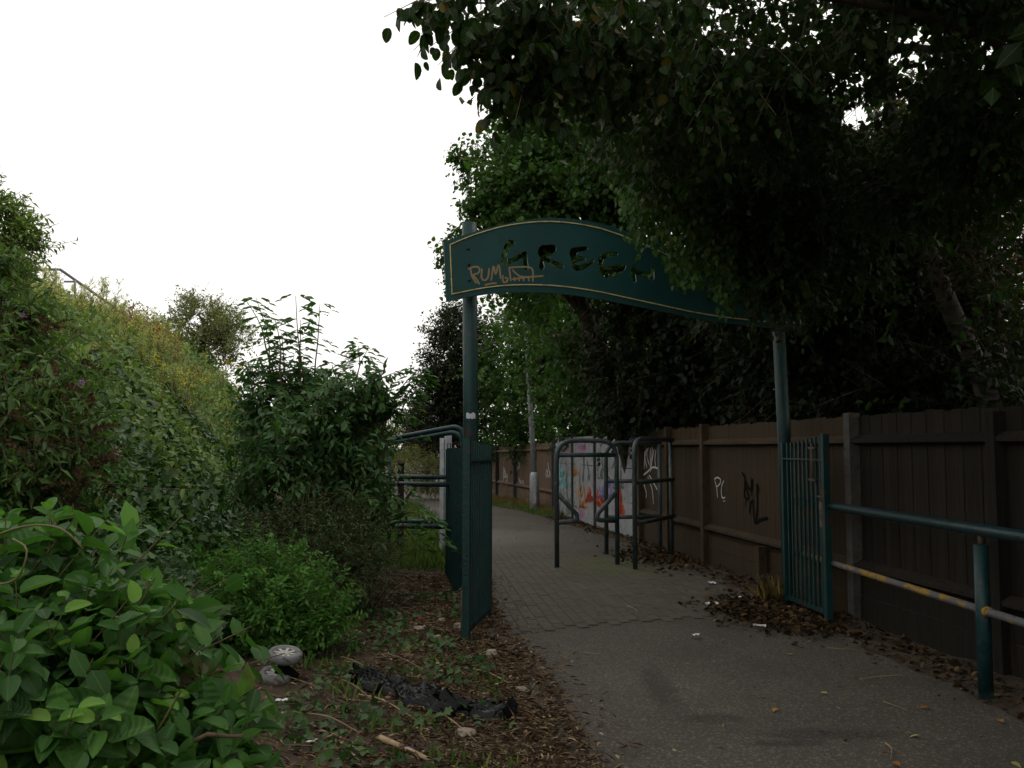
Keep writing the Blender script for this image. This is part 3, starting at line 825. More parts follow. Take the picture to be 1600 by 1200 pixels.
rail_barrier('rail_barrier', 'three rail tube barrier standing behind the right leg of the hoop', (1.42, 13.6), (2.25, 13.72), (1.68, 1.10, .56), .24, .02, M['worn_tube'])
rail_barrier('rail_barrier', 'teal tube barrier with sloping top rail running left behind the gate post', (-.58, 10.72), (-1.62, 10.9), (1.87, 1.165, .665), .16, .30, M['rail_paint'], topdrop=.24)
rail_barrier('rail_barrier', 'teal tube barrier with rounded corner behind the white lettered post', (-.64, 11.7), (-1.62, 11.9), (1.83, 1.22, .64), .22, .30, M['rail_paint'], topdrop=.22)

# white lettered post
wp = empty('lettered_post', (-.93, 12.6, 0))
tag(wp, 'pale grey square post with dark letters down it behind the gate', 'post')
MB().bar(Vector((.035, 0, -.05)), Vector((.035, 0, 1.78)), .085, .085, Vector((.25, -1, 0)).normalized()).build('face_board', M['grey_post'], wp)
MB().bar(Vector((-.048, .03, -.05)), Vector((-.048, .03, 1.74)), .060, .05, Vector((-.25, -1, 0)).normalized()).build('side_board', M['grey_post'], wp)
lm = MB()
fx = Vector((1, .25, 0)).normalized(); fn = Vector((.25, -1, 0)).normalized()
fo = Vector((.035, 0, 0)) + fn * .0455
fto = lambda u, z: fo + fx * u + Vector((0, 0, z))
for s in ([(-.018,1.66),(.026,1.66),(.026,1.52),(-.018,1.52),(-.018,1.66)], [(.02,1.47),(-.014,1.47),(-.014,1.35),(.02,1.35)], [(-.012,1.31),(-.012,1.14)], [(.02,1.29),(.0,1.2),(.02,1.14)]):
    stroke(lm, s, .012, fto)
lm.build('lettering', M['black_paint'], wp)

# ------------------------------------------------------------------ handrail on the right
hr = empty('handrail', (3.07, 5.93, 0))
tag(hr, 'dark green tube handrail with worn yellow lower rail along the fence', 'handrail')
d = Vector((-.052, 1, 0)).normalized()
for t in (0, -2.35):
    MB().tube([d * t - Zv * .1, d * t + Zv * .97], .046, 16).build('post', M['rail_paint'], hr)
    MB().tube([d * t + Zv * .97, d * t + Zv * 1.03], .016, 10).build('spigot', M['rust'], hr)
tube_part('top_rail', [d * -4.2 + Zv * 1.065, d * 3.25 + Zv * 1.065], .040, M['rail_paint'], hr, n=16)
tube_part('lower_rail', [d * -4.2 + Zv * .545, d * 3.1 + Zv * .545], .027, M['yellow_worn'], hr)['label'] = 'yellow paint worn to grey metal'
MB().tube([d * -.07 + Zv * .545, d * .07 + Zv * .545], .0335, 12).build('collar', M['yellow_worn'], hr)

# ------------------------------------------------------------------ fences
FL = [(3.95, 2.4), (3.72, 4.4), (3.46, 6.42), (3.2, 8.45), (2.93, 10.45), (2.66, 12.42), (2.44, 14.0), (2.22, 15.5)]
def fence_bay(root, a, b, boards, top, railm, bw=.115, step=.005, gravel=True, individual=True, rails=(1.67, .52), lean=0., seed=0):
    """feather edged boards behind two rails, gravel board below, everything in root space"""
    rr = random.Random(seed)
    a, b = Vector((*a, 0)), Vector((*b, 0))
    D = b - a; L_ = D.length; d = D.normalized(); out = d.cross(Zv)
    if out.x < 0: out = -out                    # away from the path
    ang = math.atan2(d.y, d.x)
    n = max(1, round(L_ / bw))
    if individual:
        mb = MB(); w = L_ / n
        e_ = .010 * step / .005; hw = w * (.56 if step > .003 else .4985)
        mb.add([(-hw,-e_,0),(hw,-.4*e_,0),(hw,.006,0),(-hw,.006,0),(-hw,-e_,1),(hw,-.4*e_,1),(hw,.006,1),(-hw,.006,1)],
               [(0,3,2,1),(4,5,6,7),(0,1,5,4),(1,2,6,5),(2,3,7,6),(3,0,4,7)])
        me = mb.mesh('board', boards)
        for i in range(n):
            p = a + d * ((i + .5) * w) + out * (.045 + step * (i % 2))
            inst('board', me, root, p + Zv * .26, (0, rr.gauss(0, .003), ang), (1, 1, top - .26 + rr.uniform(-.012, .012)))
    else:
        mb = MB(); w = L_ / n
        for i in range(n):
            Mx = Matrix.Translation(a + d * ((i + .5) * w) + out * (.045 + .004 * (i % 2))) @ Matrix.Rotation(ang, 4, 'Z')
            mb.box((-w * .56, -.006, .24), (w * .56, .006, top + rr.uniform(-.012, .012)), Mx)
        mb.build('panel', boards, root)
    for h in rails:
        A, B_ = a + Zv * h + d * .04, b + Zv * h - d * .04
        m2 = MB()
        vs_ = []
        for p in (A, B_):
            vs_ += [p + out * .034 - Zv * .045, p - out * .042 - Zv * .022, p - out * .042 + Zv * .008, p + out * .034 + Zv * .05]
        m2.add(vs_, [(0,3,2,1),(4,5,6,7),(0,1,5,4),(1,2,6,5),(2,3,7,6),(3,0,4,7)])
        m2.build('rail', railm, root)
    if gravel:
        g0, g1 = a + d * .03 + out * .030, b - d * .03 + out * .030
        MB().bar(g0 + Zv * .10, g1 + Zv * .10, .03, .28).build('gravel_board', boards, root)
        MB().bar(g0 + Zv * .33 + out * .003, g1 + Zv * .33 + out * .003, .03, .17).build('gravel_board', boards, root)
def fpost(root, p, h, w, mat):
    mb = MB()
    mb.bar(Vector((p[0], p[1], -.1)), Vector((p[0], p[1], h)), w, w, Vector((-.13, 1, 0)).normalized())
    return mb.build('post', mat, root)
def rel(pts, o): return [(x - o[0], y - o[1]) for x, y in pts]
o1 = FL[3]
f1 = empty('timber_fence', (*o1, 0)); tag(f1, 'weathered grey close board timber fence behind the green handrail', 'fence')
q = rel(FL[:4], o1)
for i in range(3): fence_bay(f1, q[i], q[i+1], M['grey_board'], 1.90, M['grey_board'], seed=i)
for p in q[1:3]: fpost(f1, p, 1.86, .10, M['grey_board'])
fpost(f1, q[3], 1.93, .11, M['concrete'])['label'] = 'pale concrete fence post'
o2 = FL[5]
f2 = empty('timber_fence', (*o2, 0)); tag(f2, 'brown painted board fence with white PC tag and black scrawl', 'fence')
q = rel([FL[3]] + FL[5:], o2)
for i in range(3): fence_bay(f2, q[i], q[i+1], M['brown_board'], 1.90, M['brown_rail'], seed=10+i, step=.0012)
for p in q[1:]: fpost(f2, p, 1.93, .11, M['brown_rail'])
fpost(f2, (lerp(q[0][0], q[1][0], .5) - .06, lerp(q[0][1], q[1][1], .5)), .47, .10, M['brown_rail'])
def fence_plane(A, B_, off):
    A = Vector((*A, 0)); B_ = Vector((*B_, 0)); d = (B_ - A).normalized(); n_ = d.cross(Zv)
    if n_.y > 0 or n_.x > 0: n_ = -n_ if n_.x > 0 else n_
    o = Vector((0, 0, CAMH))
    A2 = A + n_ * off
    def f(px, py):
        r_ = ray(px, py); t = (A2 - o).dot(n_) / r_.dot(n_)
        p = o + r_ * t
        return ((p - A2).dot(d), p.z)
    def g(u, z): return A2 + d * u + Vector((0, 0, z))
    return f, g
def paint(root, org, A, B_, off, strokes, w, mat, name='spray_tag', sm=True):
    f, g = fence_plane(A, B_, off)
    mb = MB()
    for k, s in enumerate(strokes):
        gg = lambda u, z, k=k: g(u, z)
        pts = [f(*p) for p in s]
        if sm and len(pts) > 2: pts = smooth_pts(pts, 3)
        stroke(mb, pts, w, gg)
    mb.v = [(v[0] - org[0], v[1] - org[1], v[2]) for v in mb.v]
    return mb.build(name, mat, root)
# PC and scrawl on the bay between the posts at 8.45 m and 12.4 m
paint(f2, o2, FL[3], FL[5], -.030, [[(1121,778),(1120,764),(1117,750)], [(1116,749),(1121,746),(1126,750),(1124,757),(1119,761)], [(1131,751),(1128,758),(1127,770),(1129,778),(1133,777)], [(1130,783),(1133,783)]], .020, M['white_paint'])
paint(f2, o2, FL[3], FL[5], -.030, [[(1159,738),(1164,748),(1163,775),(1170,778),(1163,752)], [(1164,750),(1172,766),(1175,747),(1174,775)], [(1165,782),(1164,792)], [(1171,803),(1172,786),(1176,784)], [(1176,778),(1177,800),(1180,818),(1183,790),(1182,755),(1185,770)], [(1180,818),(1188,812),(1200,809)]], .036, M['black_paint'])
# white scribbles beside the white slabs
scr = []
rs_ = random.Random(3)
for k in range(11):
    x = 994 + k * 2.9; y0 = 697 + rs_.uniform(-3, 6)
    scr.append([(x + 2, y0), (x + rs_.uniform(-1, 2), y0 + 14), (x + rs_.uniform(-3, 4), y0 + rs_.uniform(22, 38))])
scr += [[(992,740),(996,730),(1001,742),(998,760)], [(1001,745),(1011,738),(1020,730),(1030,733)], [(998,748),(997,773)], [(1004,752),(1010,770),(1009,778)], [(1012,745),(1019,765),(1021,788)], [(1014,742),(1022,756),(1027,765)], [(996,762),(1003,752),(1008,760)]]
paint(f2, o2, FL[6], FL[7], -.030, scr, .030, M['white_paint'])

# pale slab fence covered in graffiti
C0, C1 = Vector((2.19, 15.75, 0)), Vector((1.10, 22.4, 0))
sf = empty('slab_fence', C0); tag(sf, 'pale concrete slab fence covered in coloured graffiti beside the lamp post', 'fence')
cd = (C1 - C0).normalized(); ct = (C1 - C0).length
def cpos(y): return C0 + cd * ((y - C0.y) / cd.y)
stops_y = [15.75, 18.5, 20.5, 22.4]
for i in range(3):
    a, b = cpos(stops_y[i]) - C0, cpos(stops_y[i+1]) - C0
    for r in range(3):
        z0 = .0 + r * .62
        MB().bar(a + cd * .03 + Zv * (z0 + .305), b - cd * .03 + Zv * (z0 + .305), .05, .606).build('slab', M['pale_slab'], sf)
for y in stops_y[1:]:
    p = cpos(y) - C0 + Vector((-.02, 0, 0))
    fpost(sf, p, 1.92, .09, M['steel_dark'])
def cpaint(strokes, w, mat): return paint(sf, C0, (C0.x, C0.y), (C1.x, C1.y), .029, strokes, w, mat)
M['p_red'] = noise_mat('p_red', (0.3750, 0.0525, 0.0225), (0.4875, 0.0900, 0.0375), 12, .7)
M['p_orange'] = noise_mat('p_orange', (0.4500, 0.1800, 0.0450), (0.5250, 0.2400, 0.0750), 12, .7)
M['p_violet'] = noise_mat('p_violet', (0.1500, 0.1200, 0.3150), (0.2250, 0.1800, 0.4125), 12, .7)
M['p_cyan'] = noise_mat('p_cyan', (0.1650, 0.3900, 0.4125), (0.2400, 0.4650, 0.4650), 12, .7)
M['p_pink'] = noise_mat('p_pink', (0.3750, 0.1950, 0.3450), (0.4350, 0.2550, 0.3900), 12, .7)
M['p_black'] = noise_mat('p_black', (.06, .065, .07), (.11, .11, .115), 12, .7)
def scribble(x0, x1, y0, y1, n, rs):
    out = []
    for k in range(n):
        x = rs.uniform(x0, x1); y = rs.uniform(y0, y1); h = (y1 - y0) * rs.uniform(.3, .6)
        out.append([(x, y), (x + rs.uniform(-3, 3), min(y + h * .5, y1)), (x + rs.uniform(-4, 4), min(y + h, y1 + 3)), (x + rs.uniform(-4, 6), min(y + h * .7, y1))])
    return out
rs_ = random.Random(11)
cpaint(scribble(873, 892, 722, 757, 12, rs_), .11, M['p_cyan'])
cpaint(scribble(896, 908, 728, 742, 4, rs_), .07, M['p_orange'])
cpaint(scribble(906, 913, 745, 790, 8, rs_), .08, M['p_orange'])
cpaint(scribble(911, 926, 758, 780, 10, rs_) + scribble(930, 942, 765, 790, 8, rs_), .08, M['p_red'])
cpaint(scribble(963, 972, 755, 800, 9, rs_), .10, M['p_red'])
cpaint(scribble(931, 954, 745, 775, 11, rs_), .07, M['p_violet'])
cpaint(scribble(876, 890, 694, 705, 6, rs_) + scribble(903, 914, 694, 702, 5, rs_) + scribble(906, 914, 788, 812, 4, rs_), .09, M['p_pink'])
cpaint(scribble(873, 893, 712, 800, 16, rs_) + scribble(896, 924, 700, 790, 12, rs_) + scribble(934, 952, 695, 745, 9, rs_) + scribble(958, 972, 690, 760, 9, rs_), .035, M['p_black'])

# far timber fence
o3 = (1.10, 22.4)
f3 = empty('timber_fence', (*o3, 0)); tag(f3, 'far faded brown timber fence running on behind the lamp post', 'fence')
far_pts = [(1.06, 22.55), (.62, 24.8), (.10, 27.1), (-.48, 29.4), (-1.12, 31.7), (-1.85, 34), (-2.7, 36.2)]
q = rel(far_pts, o3)
for i in range(len(q) - 1):
    tp = lerp(1.72, 1.5, i / 5)
    fence_bay(f3, q[i], q[i+1], M['far_board'], tp, M['far_board'], bw=.13, individual=False, rails=(tp - .14, .50), seed=30+i)
for i, p in enumerate(q): fpost(f3, p, lerp(1.76, 1.52, i / 6), .13, M['steel_dark'] if i < 5 else M['far_board'])
p3a, p3b = (.62, 24.8), (.10, 27.1)
rs_ = random.Random(5)
paint(f3, o3, far_pts[1], far_pts[2], -.034, scribble(800, 816, 718, 755, 16, rs_), .07, M['white_paint'])
paint(f3, o3, far_pts[2], far_pts[3], -.034, scribble(783, 792, 726, 756, 11, rs_), .07, M['white_paint'])
paint(f3, o3, far_pts[0], far_pts[1], -.034, scribble(852, 858, 718, 742, 5, rs_), .06, M['white_paint'])

# ------------------------------------------------------------------ lamp column
lc = empty('lamp_post', (.58, 23.0, 0)); tag(lc, 'slim pale grey lamp column with thick door base before the far fence', 'lamp post')
MB().tube([(0, 0, -.1), (-.01, 0, .86), (-.012, 0, .93), (-.013, 0, .99)], [.125, .12, .105, .075], 16).build('base', M['galv'], lc)
MB().tube([(-.013, 0, .98), (-.16, 0, 3.5), (-.30, 0, 6.0)], [.072, .055, .042], 12).build('column', M['galv'], lc)
MB().box((-.06, -.127, .2), (.03, -.112, .68)).build('door', M['galv'], lc)
MB().tube([(-.30, 0, 5.95), (-.30, 0, 6.1), (-.30, 0, 6.35), (-.30, 0, 6.42)], [.05, .13, .15, .03], 12).build('lantern', M['galv'], lc)

# ------------------------------------------------------------------ steps handrail on the bank
M['steps_rail'] = noise_mat('steps_rail', (.13, .13, .15), (.2, .2, .22), 10, .6)
sh = empty('steps_handrail', P(95, 460, 17.0)); tag(sh, 'grey metal handrail of steps climbing the overgrown bank', 'handrail')
so = sh.location.copy()
def shp(px, py, Y): return P(px, py, Y) - so
tube_part('top_rail', [shp(52, 421, 16.6), shp(94, 421, 17.0), shp(200, 495, 17.6), shp(285, 553, 18.0)], .028, M['steps_rail'], sh)
tube_part('mid_rail', [shp(100, 440, 17.0), shp(117, 440, 17.1)], .02, M['steps_rail'], sh)
for x, y, yy, Y in ((87, 421, 470, 16.9), (117, 438, 480, 17.1), (200, 495, 560, 17.6), (285, 553, 600, 18.0)):
    tube_part('post', [shp(x, y, Y), shp(x, yy, Y)], .022, M['steps_rail'], sh)

# dark wooden post in the undergrowth left of the barriers
wpost = empty('wooden_post', P(626, 800, 12.8)); wpost.location.z = 0.1
tag(wpost, 'short purplish wooden post half hidden by the large shrub', 'post')
MB().bar(Vector((0, 0, -.1)), Vector((0, 0, 1.3)), .085, .085, Vector((.2, -1, 0)).normalized()).build('shaft', M['grey_board'], wpost)
MB().box((-.05, -.06, 1.28), (.05, .05, 1.32)).build('cap', M['rust'], wpost)

# ================================================================== vegetation
def plant(name, base, label, cat, group=None):
    o = empty(name, base)
    tag(o, label, cat, group)
    return o
def put(o, root):
    o.location = -Vector(root.location); return o
def pcrown(root, mat, tmpl, twmat=None, tw_r=.004, name='crown', **kw):
    p, ld, nn, L, W, rn, a, b = crown_data(**kw)
    put(leaves_obj(name, p, ld, nn, L, W, tmpl, mat, root, rn), root)
    if twmat is not None and len(a):
        v, f = twig_arrays(a, b, tw_r)
        put(inst('twigs', raw_mesh('twigs', v, f, twmat), root), root)['kind'] = 'stuff'
def limbs(root, paths, mat, name='limb', n=8):
    """paths: list of (points, r0, r1) in world space, each one part"""
    for pts, r0, r1 in paths:
        m = len(pts)
        mb = MB().tube(smooth_pts3(pts), [lerp(r0, r1, i / (4 * (m - 1))) for i in range(4 * (m - 1) + 1)], n)
        put(mb.build(name, mat, root), root)
def smooth_pts3(pts, k=4):
    out = []; n = len(pts); pts = [Vector(p) for p in pts]
    for i in range(n - 1):
        p0, p1, p2, p3 = [pts[j] for j in (max(i-1,0), i, i+1, min(i+2,n-1))]
        for q in range(k):
            t = q / k
            out.append(.5 * ((2*p1) + (p2-p0)*t + (2*p0-5*p1+4*p2-p3)*t*t + (3*p1-p0-3*p2+p3)*t**3))
    out.append(pts[-1]); return out
def gz(x, y): return float(ground_z(x, y))
def on_ground(px, py, Y): # point under a pixel column at distance Y
    p = P(px, py, Y); return Vector((p.x, p.y, gz(p.x, p.y)))

# ---- big leaved parts: the largest leaves as objects, the rest joined
def big_leaves(root, p, ld, nn, L, W, rn, tmpl, mat, most=300, name='leaf', nvar=14):
    pts = p - np.array([0, 0, CAMH])
    dep = pts[:, 1] * CP + pts[:, 2] * SP
    u = pts[:, 0] / np.maximum(dep, .1) * F; v = (-pts[:, 1] * SP + pts[:, 2] * CP) / np.maximum(dep, .1) * F
    vis = (np.abs(u) < 820) & (np.abs(v) < 620) & (dep > .3)
    score = np.where(vis, L / np.maximum(dep, .1), 0)
    order = np.argsort(-score)
    top = order[:most]; rest = order[most:]
    T, Fc = tmpl
    metas = []
    for k in range(nvar):
        TT = T.copy()
        TT[:, 2] = TT[:, 2] * (.6 + .9 * rng.random()) + .03 * np.sin(TT[:, 0] * 6 + k) * TT[:, 1]
        TT[:, 1] *= .9 + .2 * rng.random()
        metas.append(raw_mesh(name, TT, Fc, mat, np.full(len(Fc), k / (nvar - 1)), np.abs(T[:, 1])))
    base = Vector(root.location)
    for i in top:
        x = Vector(ld[i]).normalized(); z = Vector(nn[i]); z = (z - x * z.dot(x)).normalized(); y = z.cross(x)
        m3 = Matrix((x, y, z)).transposed()
        o = bpy.data.objects.new(name, metas[min(nvar - 1, int(rn[i] * nvar))])
        COL.objects.link(o); o.parent = root
        o.location = Vector(p[i]) - base
        o.rotation_euler = m3.to_euler()
        o.scale = (L[i], W[i], L[i])
    if len(rest):
        o = put(leaves_obj('small_leaves', p[rest], ld[rest], nn[rest], L[rest], W[rest], tmpl, mat, root, rn[rest]), root); o['kind'] = 'stuff'

# ------------------------------------------------------------------ honeysuckle bush close on the left
hb = plant('honeysuckle_bush', on_ground(120, 1100, 1.95), 'large leaved green honeysuckle bush filling the near left corner', 'bush')
tips = []
for (b, n_) in ((B(40, 985, 2.15, 230, 190, .45), 115), (B(175, 1090, 1.95, 120, 175, .35), 80), (B(300, 1190, 1.85, 105, 85, .25), 38), (B(20, 1180, 1.75, 220, 210, .35), 70)):
    b = np.array(b)
    d = rdir(n_); d[:, 1] = -np.abs(d[:, 1]) * .8 + .25; d[:, 2] = np.abs(d[:, 2]) * .8 - .2; d = norm(d)
    tips.append(np.concatenate([b[:3] + d * b[3:6] * (.7 + .35 * rng.random((n_, 1))), d], 1))
tips = np.concatenate(tips)
PP, DD, NN_, LL, WW, RR = [], [], [], [], [], []
stA, stB = [], []
for t in tips:
    c, o_ = t[:3], t[3:]
    ax = norm(o_ * .7 + np.array([0, -.1, .55]) + rng.normal(size=3) * .35)
    ln = .10 + .10 * rng.random()
    st = c - ax * ln
    stA.append(st - ax * .12 + np.array([0, 0, -.05])); stB.append(c)
    side = norm(np.cross(ax, rng.normal(size=3)))
    npair = rng.integers(3, 6); rr0 = rng.random()
    for k in range(npair):
        tt = k / (npair - 1)
        sd_ = side if k % 2 == 0 else np.cross(ax, side)
        sz = (.094 - .05 * tt ** 1.6) * (.75 + .5 * rng.random())
        for sgn in (1, -1):
            PP.append(st + ax * ln * tt + sd_ * sgn * .006)
            DD.append(norm(sd_ * sgn + ax * (.25 + .5 * tt) + rng.normal(size=3) * .18 - np.array([0, 0, .12])))
            NN_.append(norm(ax + np.array([0, -.15, .5]) + rng.normal(size=3) * .25))
            LL.append(sz); WW.append(sz * (.56 + .12 * rng.random()))
            RR.append(np.clip(.55 * rr0 + .35 * rng.random() + (.3 if tt > .7 and rng.random() < .5 else 0) - .05, 0, 1))
big_leaves(hb, np.array(PP), np.array(DD), np.array(NN_), np.array(LL), np.array(WW), np.array(RR), T_OVAL, M['leaf_honey'])
v, f = twig_arrays(np.array(stA), np.array(stB), .0028)
put(inst('twigs', raw_mesh('twigs', v, f, M['green_stem']), hb), hb)['kind'] = 'stuff'
# darker interior leaves of the bush
pcrown(hb, M['leaf_honey'], T_LEAF, M['twig'], .003, name='inner_leaves', blobs=[B(30, 1020, 2.3, 200, 170, .35), B(180, 1130, 2.05, 120, 160, .28), B(20, 1200, 1.9, 200, 190, .3)], ntw=260, lpt=6, tl=.2, L=.075, W=.045, inner=.1)
hbase = Vector(hb.location)
limbs(hb, [([hbase, P(100, 1150, 2.0), P(60, 950, 2.05)], .012, .005), ([hbase, P(200, 1180, 1.9), P(260, 1040, 1.85)], .010, .004), ([hbase, P(30, 1120, 2.0), P(-40, 900, 2.1)], .012, .005), ([hbase, P(250, 1230, 1.8), P(380, 1150, 1.75)], .009, .003)], M['twig'], 'stem', 6)
# arching bare tendril
limbs(hb, [([P(-30, 845, 1.9), P(40, 822, 1.85), P(95, 826, 1.8), P(130, 858, 1.8)], .0028, .0018), ([P(-20, 915, 1.8), P(25, 905, 1.75), P(42, 860, 1.75), P(20, 842, 1.8)], .0025, .0018)], M['green_stem'], 'tendril', 6)

# ------------------------------------------------------------------ fresh green bush in front of the wheels
gb = plant('green_bush', on_ground(430, 1020, 7.1), 'rounded small leaved bright green bush behind the discarded wheels', 'bush')
gbl = [B(405, 930, 7.0, 70, 62, .4), B(475, 950, 6.95, 62, 66, .38), B(362, 950, 7.1, 46, 44, .3), B(440, 985, 6.9, 84, 46, .35)]
pcrown(gb, M['leaf_bush'], T_LEAF, M['green_stem'], .0025, name='foliage', blobs=gbl, ntw=1500, lpt=9, tl=.16, L=.052, W=.021, droop=.05, out=.6, rand=.4, bias=(0, 0, .8), inner=.35, clump=9)
b0 = Vector(gb.location)
limbs(gb, [([b0, b0 + Vector((dx * .4, dy * .5, .25)), b0 + Vector((dx, dy, .5))], .008, .003) for dx, dy in ((-.3, .1), (-.1, -.2), (.15, .1), (.3, -.1), (.05, .25))], M['green_stem'], 'stem', 5)

# ------------------------------------------------------------------ large shrub (compound drooping leaves) left of the gate
es = plant('elder_shrub', on_ground(530, 850, 9.6), 'tall dark green shrub with upright airy shoots left of the gate post', 'shrub')
ebl = [B(603, 612, 9.5, 30, 30, .3), B(415, 690, 9.5, 45, 75, .5), B(500, 660, 9.6, 92, 70, .7), B(535, 695, 9.4, 72, 92, .7), B(465, 720, 9.3, 90, 90, .8), B(545, 775, 9.3, 58, 52, .5), B(440, 625, 9.8, 55, 52, .5), B(585, 640, 9.5, 34, 34, .3), B(500, 800, 9.2, 90, 50, .6)]
pcrown(es, M['leaf_elder'], T_KITE, M['twig'], .004, name='foliage', blobs=ebl, ntw=1700, lpt=9, tl=.28, L=.10, W=.044, droop=.5, out=.5, rand=.8, bias=(0, -.1, .1), inner=.3, clump=10)
ePP, eDD, eNN, eL, eW, eR = [], [], [], [], [], []
e0 = Vector(es.location)
shoots = [(400, 466, 425, 600), (385, 470, 420, 560), (462, 462, 480, 620), (500, 475, 492, 600), (440, 520, 450, 620), (560, 540, 548, 620), (575, 545, 555, 610), (655, 576, 610, 640), (660, 590, 625, 650), (640, 610, 600, 660), (520, 570, 510, 640), (470, 500, 470, 600), (430, 500, 440, 600), (690, 850, 640, 800), (660, 860, 620, 810), (645, 790, 600, 740)]
for (tx, ty, bx, by) in shoots:
    Yd = 9.5 + random.uniform(-.4, .3)
    a = P(bx, by, Yd); b = P(tx, ty, Yd)
    mid = (a + b) / 2 + Vector((random.uniform(-.05, .05), 0, .04))
    limbs(es, [([e0 + Vector((random.uniform(-.1, .1), 0, 0)), lerp(e0, a, .6) + Vector((0, 0, .1)), a, mid, b], .016, .003)], M['twig'], 'stem', 6)
    n_ = 9
    for k in range(n_):                         # opposite pinnate leaves
        t = k / (n_ - 1)
        c = a.lerp(mid, t * 2) if t < .5 else mid.lerp(b, t * 2 - 1)
        for sgn in (1, -1):
            if random.random() < .12: continue
            az = random.uniform(0, math.pi) if k % 2 else random.uniform(-.6, .6)
            rd = Vector((math.cos(az) * sgn, math.sin(az) * sgn * .8, .35)).normalized()
            rl = random.uniform(.13, .24) * (1.1 - .4 * t)
            for j in range(5):
                s = (j // 2 + 1) / 3
                q = c + rd * rl * s - Vector((0, 0, .10 * s * s))
                sd_ = rd.cross(Vector((0, 0, 1))).normalized() * (1 if j % 2 else -1)
                ld = rd * .9 + (sd_ * .8 if j < 4 else Vector()) - Vector((0, 0, .45))
                ePP.append(q); eDD.append(norm(np.array(ld))); eNN.append(norm(np.array((0, 0, 1.)) + rng.normal(size=3) * .3))
                sz = random.uniform(.085, .125); eL.append(sz); eW.append(sz * .44); eR.append(random.random())
big_leaves(es, np.array([list(p) for p in ePP]), np.array(eDD), np.array(eNN), np.array(eL), np.array(eW), np.array(eR), T_LEAF, M['leaf_elder'], most=280)
# low small leaved shrub at its foot
cs = plant('cotoneaster_shrub', on_ground(580, 880, 8.6), 'low dark shrub of tiny leaves spreading below the tall shrub', 'shrub')
pcrown(cs, M['leaf_elder'], T_KITE, M['twig'], .003, name='foliage', blobs=[B(520, 850, 8.5, 70, 50, .5), B(570, 868, 8.7, 42, 38, .35), B(470, 835, 8.4, 70, 50, .5), B(510, 890, 8.2, 60, 35, .35)], ntw=1300, lpt=10, tl=.3, L=.026, W=.016, droop=.2, out=.6, rand=.6, bias=(.2, -.2, -.05), inner=.3)
c0 = Vector(cs.location)
limbs(cs, [([c0, c0 + Vector((dx * .5, -.1, .3)), c0 + Vector((dx, -.25, .28))], .008, .002) for dx in (-.6, -.3, .0, .3, .45)], M['twig'], 'stem', 5)

# ------------------------------------------------------------------ butterfly bush with brown seed spikes
bb = plant('butterfly_bush', on_ground(60, 800, 6.4), 'grey green butterfly bush with drooping brown seed spikes at left edge', 'bush')
bbl = [B(15, 580, 6.4, 90, 70, .6), B(60, 655, 6.2, 85, 70, .5), B(10, 710, 6.0, 105, 75, .5), B(85, 735, 6.1, 65, 45, .4), B(5, 520, 6.6, 45, 50, .4), B(-60, 500, 6.6, 80, 90, .5)]
pcrown(bb, M['leaf_budd'], T_KITE, M['twig'], .004, name='foliage', blobs=bbl, ntw=1200, lpt=8, tl=.24, L=.10, W=.03, droop=.45, out=.7, rand=.6, bias=(.2, -.2, -.1), inner=.35, clump=8)
bb0 = Vector(bb.location)
spk = []
for k in range(95):
    b = np.array(bbl[rng.integers(0, len(bbl))])
    d = rdir(1)[0]; d[1] = -abs(d[1]) * .7; d = norm(d)
    c = b[:3] + d * b[3:6] * (1.0 + .3 * rng.random())
    dr = norm(np.array([.55 + .3 * rng.random(), -.3 * rng.random(), .25 - .4 * rng.random()]) + rng.normal(size=3) * .25)
    ln = .16 + .2 * rng.random()
    axp = [Vector(c + dr * ln * t - np.array([0, 0, 1]) * (.35 * ln * t * t)) for t in (0, .33, .66, 1)]
    spk.append(axp)
for axp in spk:
    n_ = 70
    t = rng.random(n_)
    pts = np.array([list(a) for a in axp])
    i0 = np.minimum((t * 3).astype(int), 2); fr = (t * 3 - i0)[:, None]
    c = pts[i0] * (1 - fr) + pts[i0 + 1] * fr
    ax = norm(pts[i0 + 1] - pts[i0])
    od = norm(np.cross(ax, rdir(n_)))
    rad = (.024 * (1 - .6 * t))[:, None]
    put(leaves_obj('seed_spike', c + od * rad * .2, od + ax * .5, ax + rdir(n_) * .5, (rad[:, 0] * 1.5), (rad[:, 0] * 1.1), T_KITE, M['spike'], bb), bb)
limbs(bb, [([bb0, lerp(bb0, P(x, y, Y), .55) + Vector((0, 0, .15)), P(x, y, Y)], .014, .004) for x, y, Y in ((40, 540, 6.4), (100, 640, 6.1), (20, 690, 6.0), (10, 480, 6.6), (-30, 480, 6.6), (90, 720, 6.0))], M['bark'], 'stem', 6)
# a little purple blossom
for (x, y, Y) in ((127, 598, 6.1), (34, 492, 6.2)):
    n_ = 30
    c = np.array(P(x, y, Y))
    put(leaves_obj('blossom', c + rng.normal(size=(n_, 3)) * .012, rdir(n_), rdir(n_), .014, .012, T_KITE, M['flower_purple'], bb), bb)

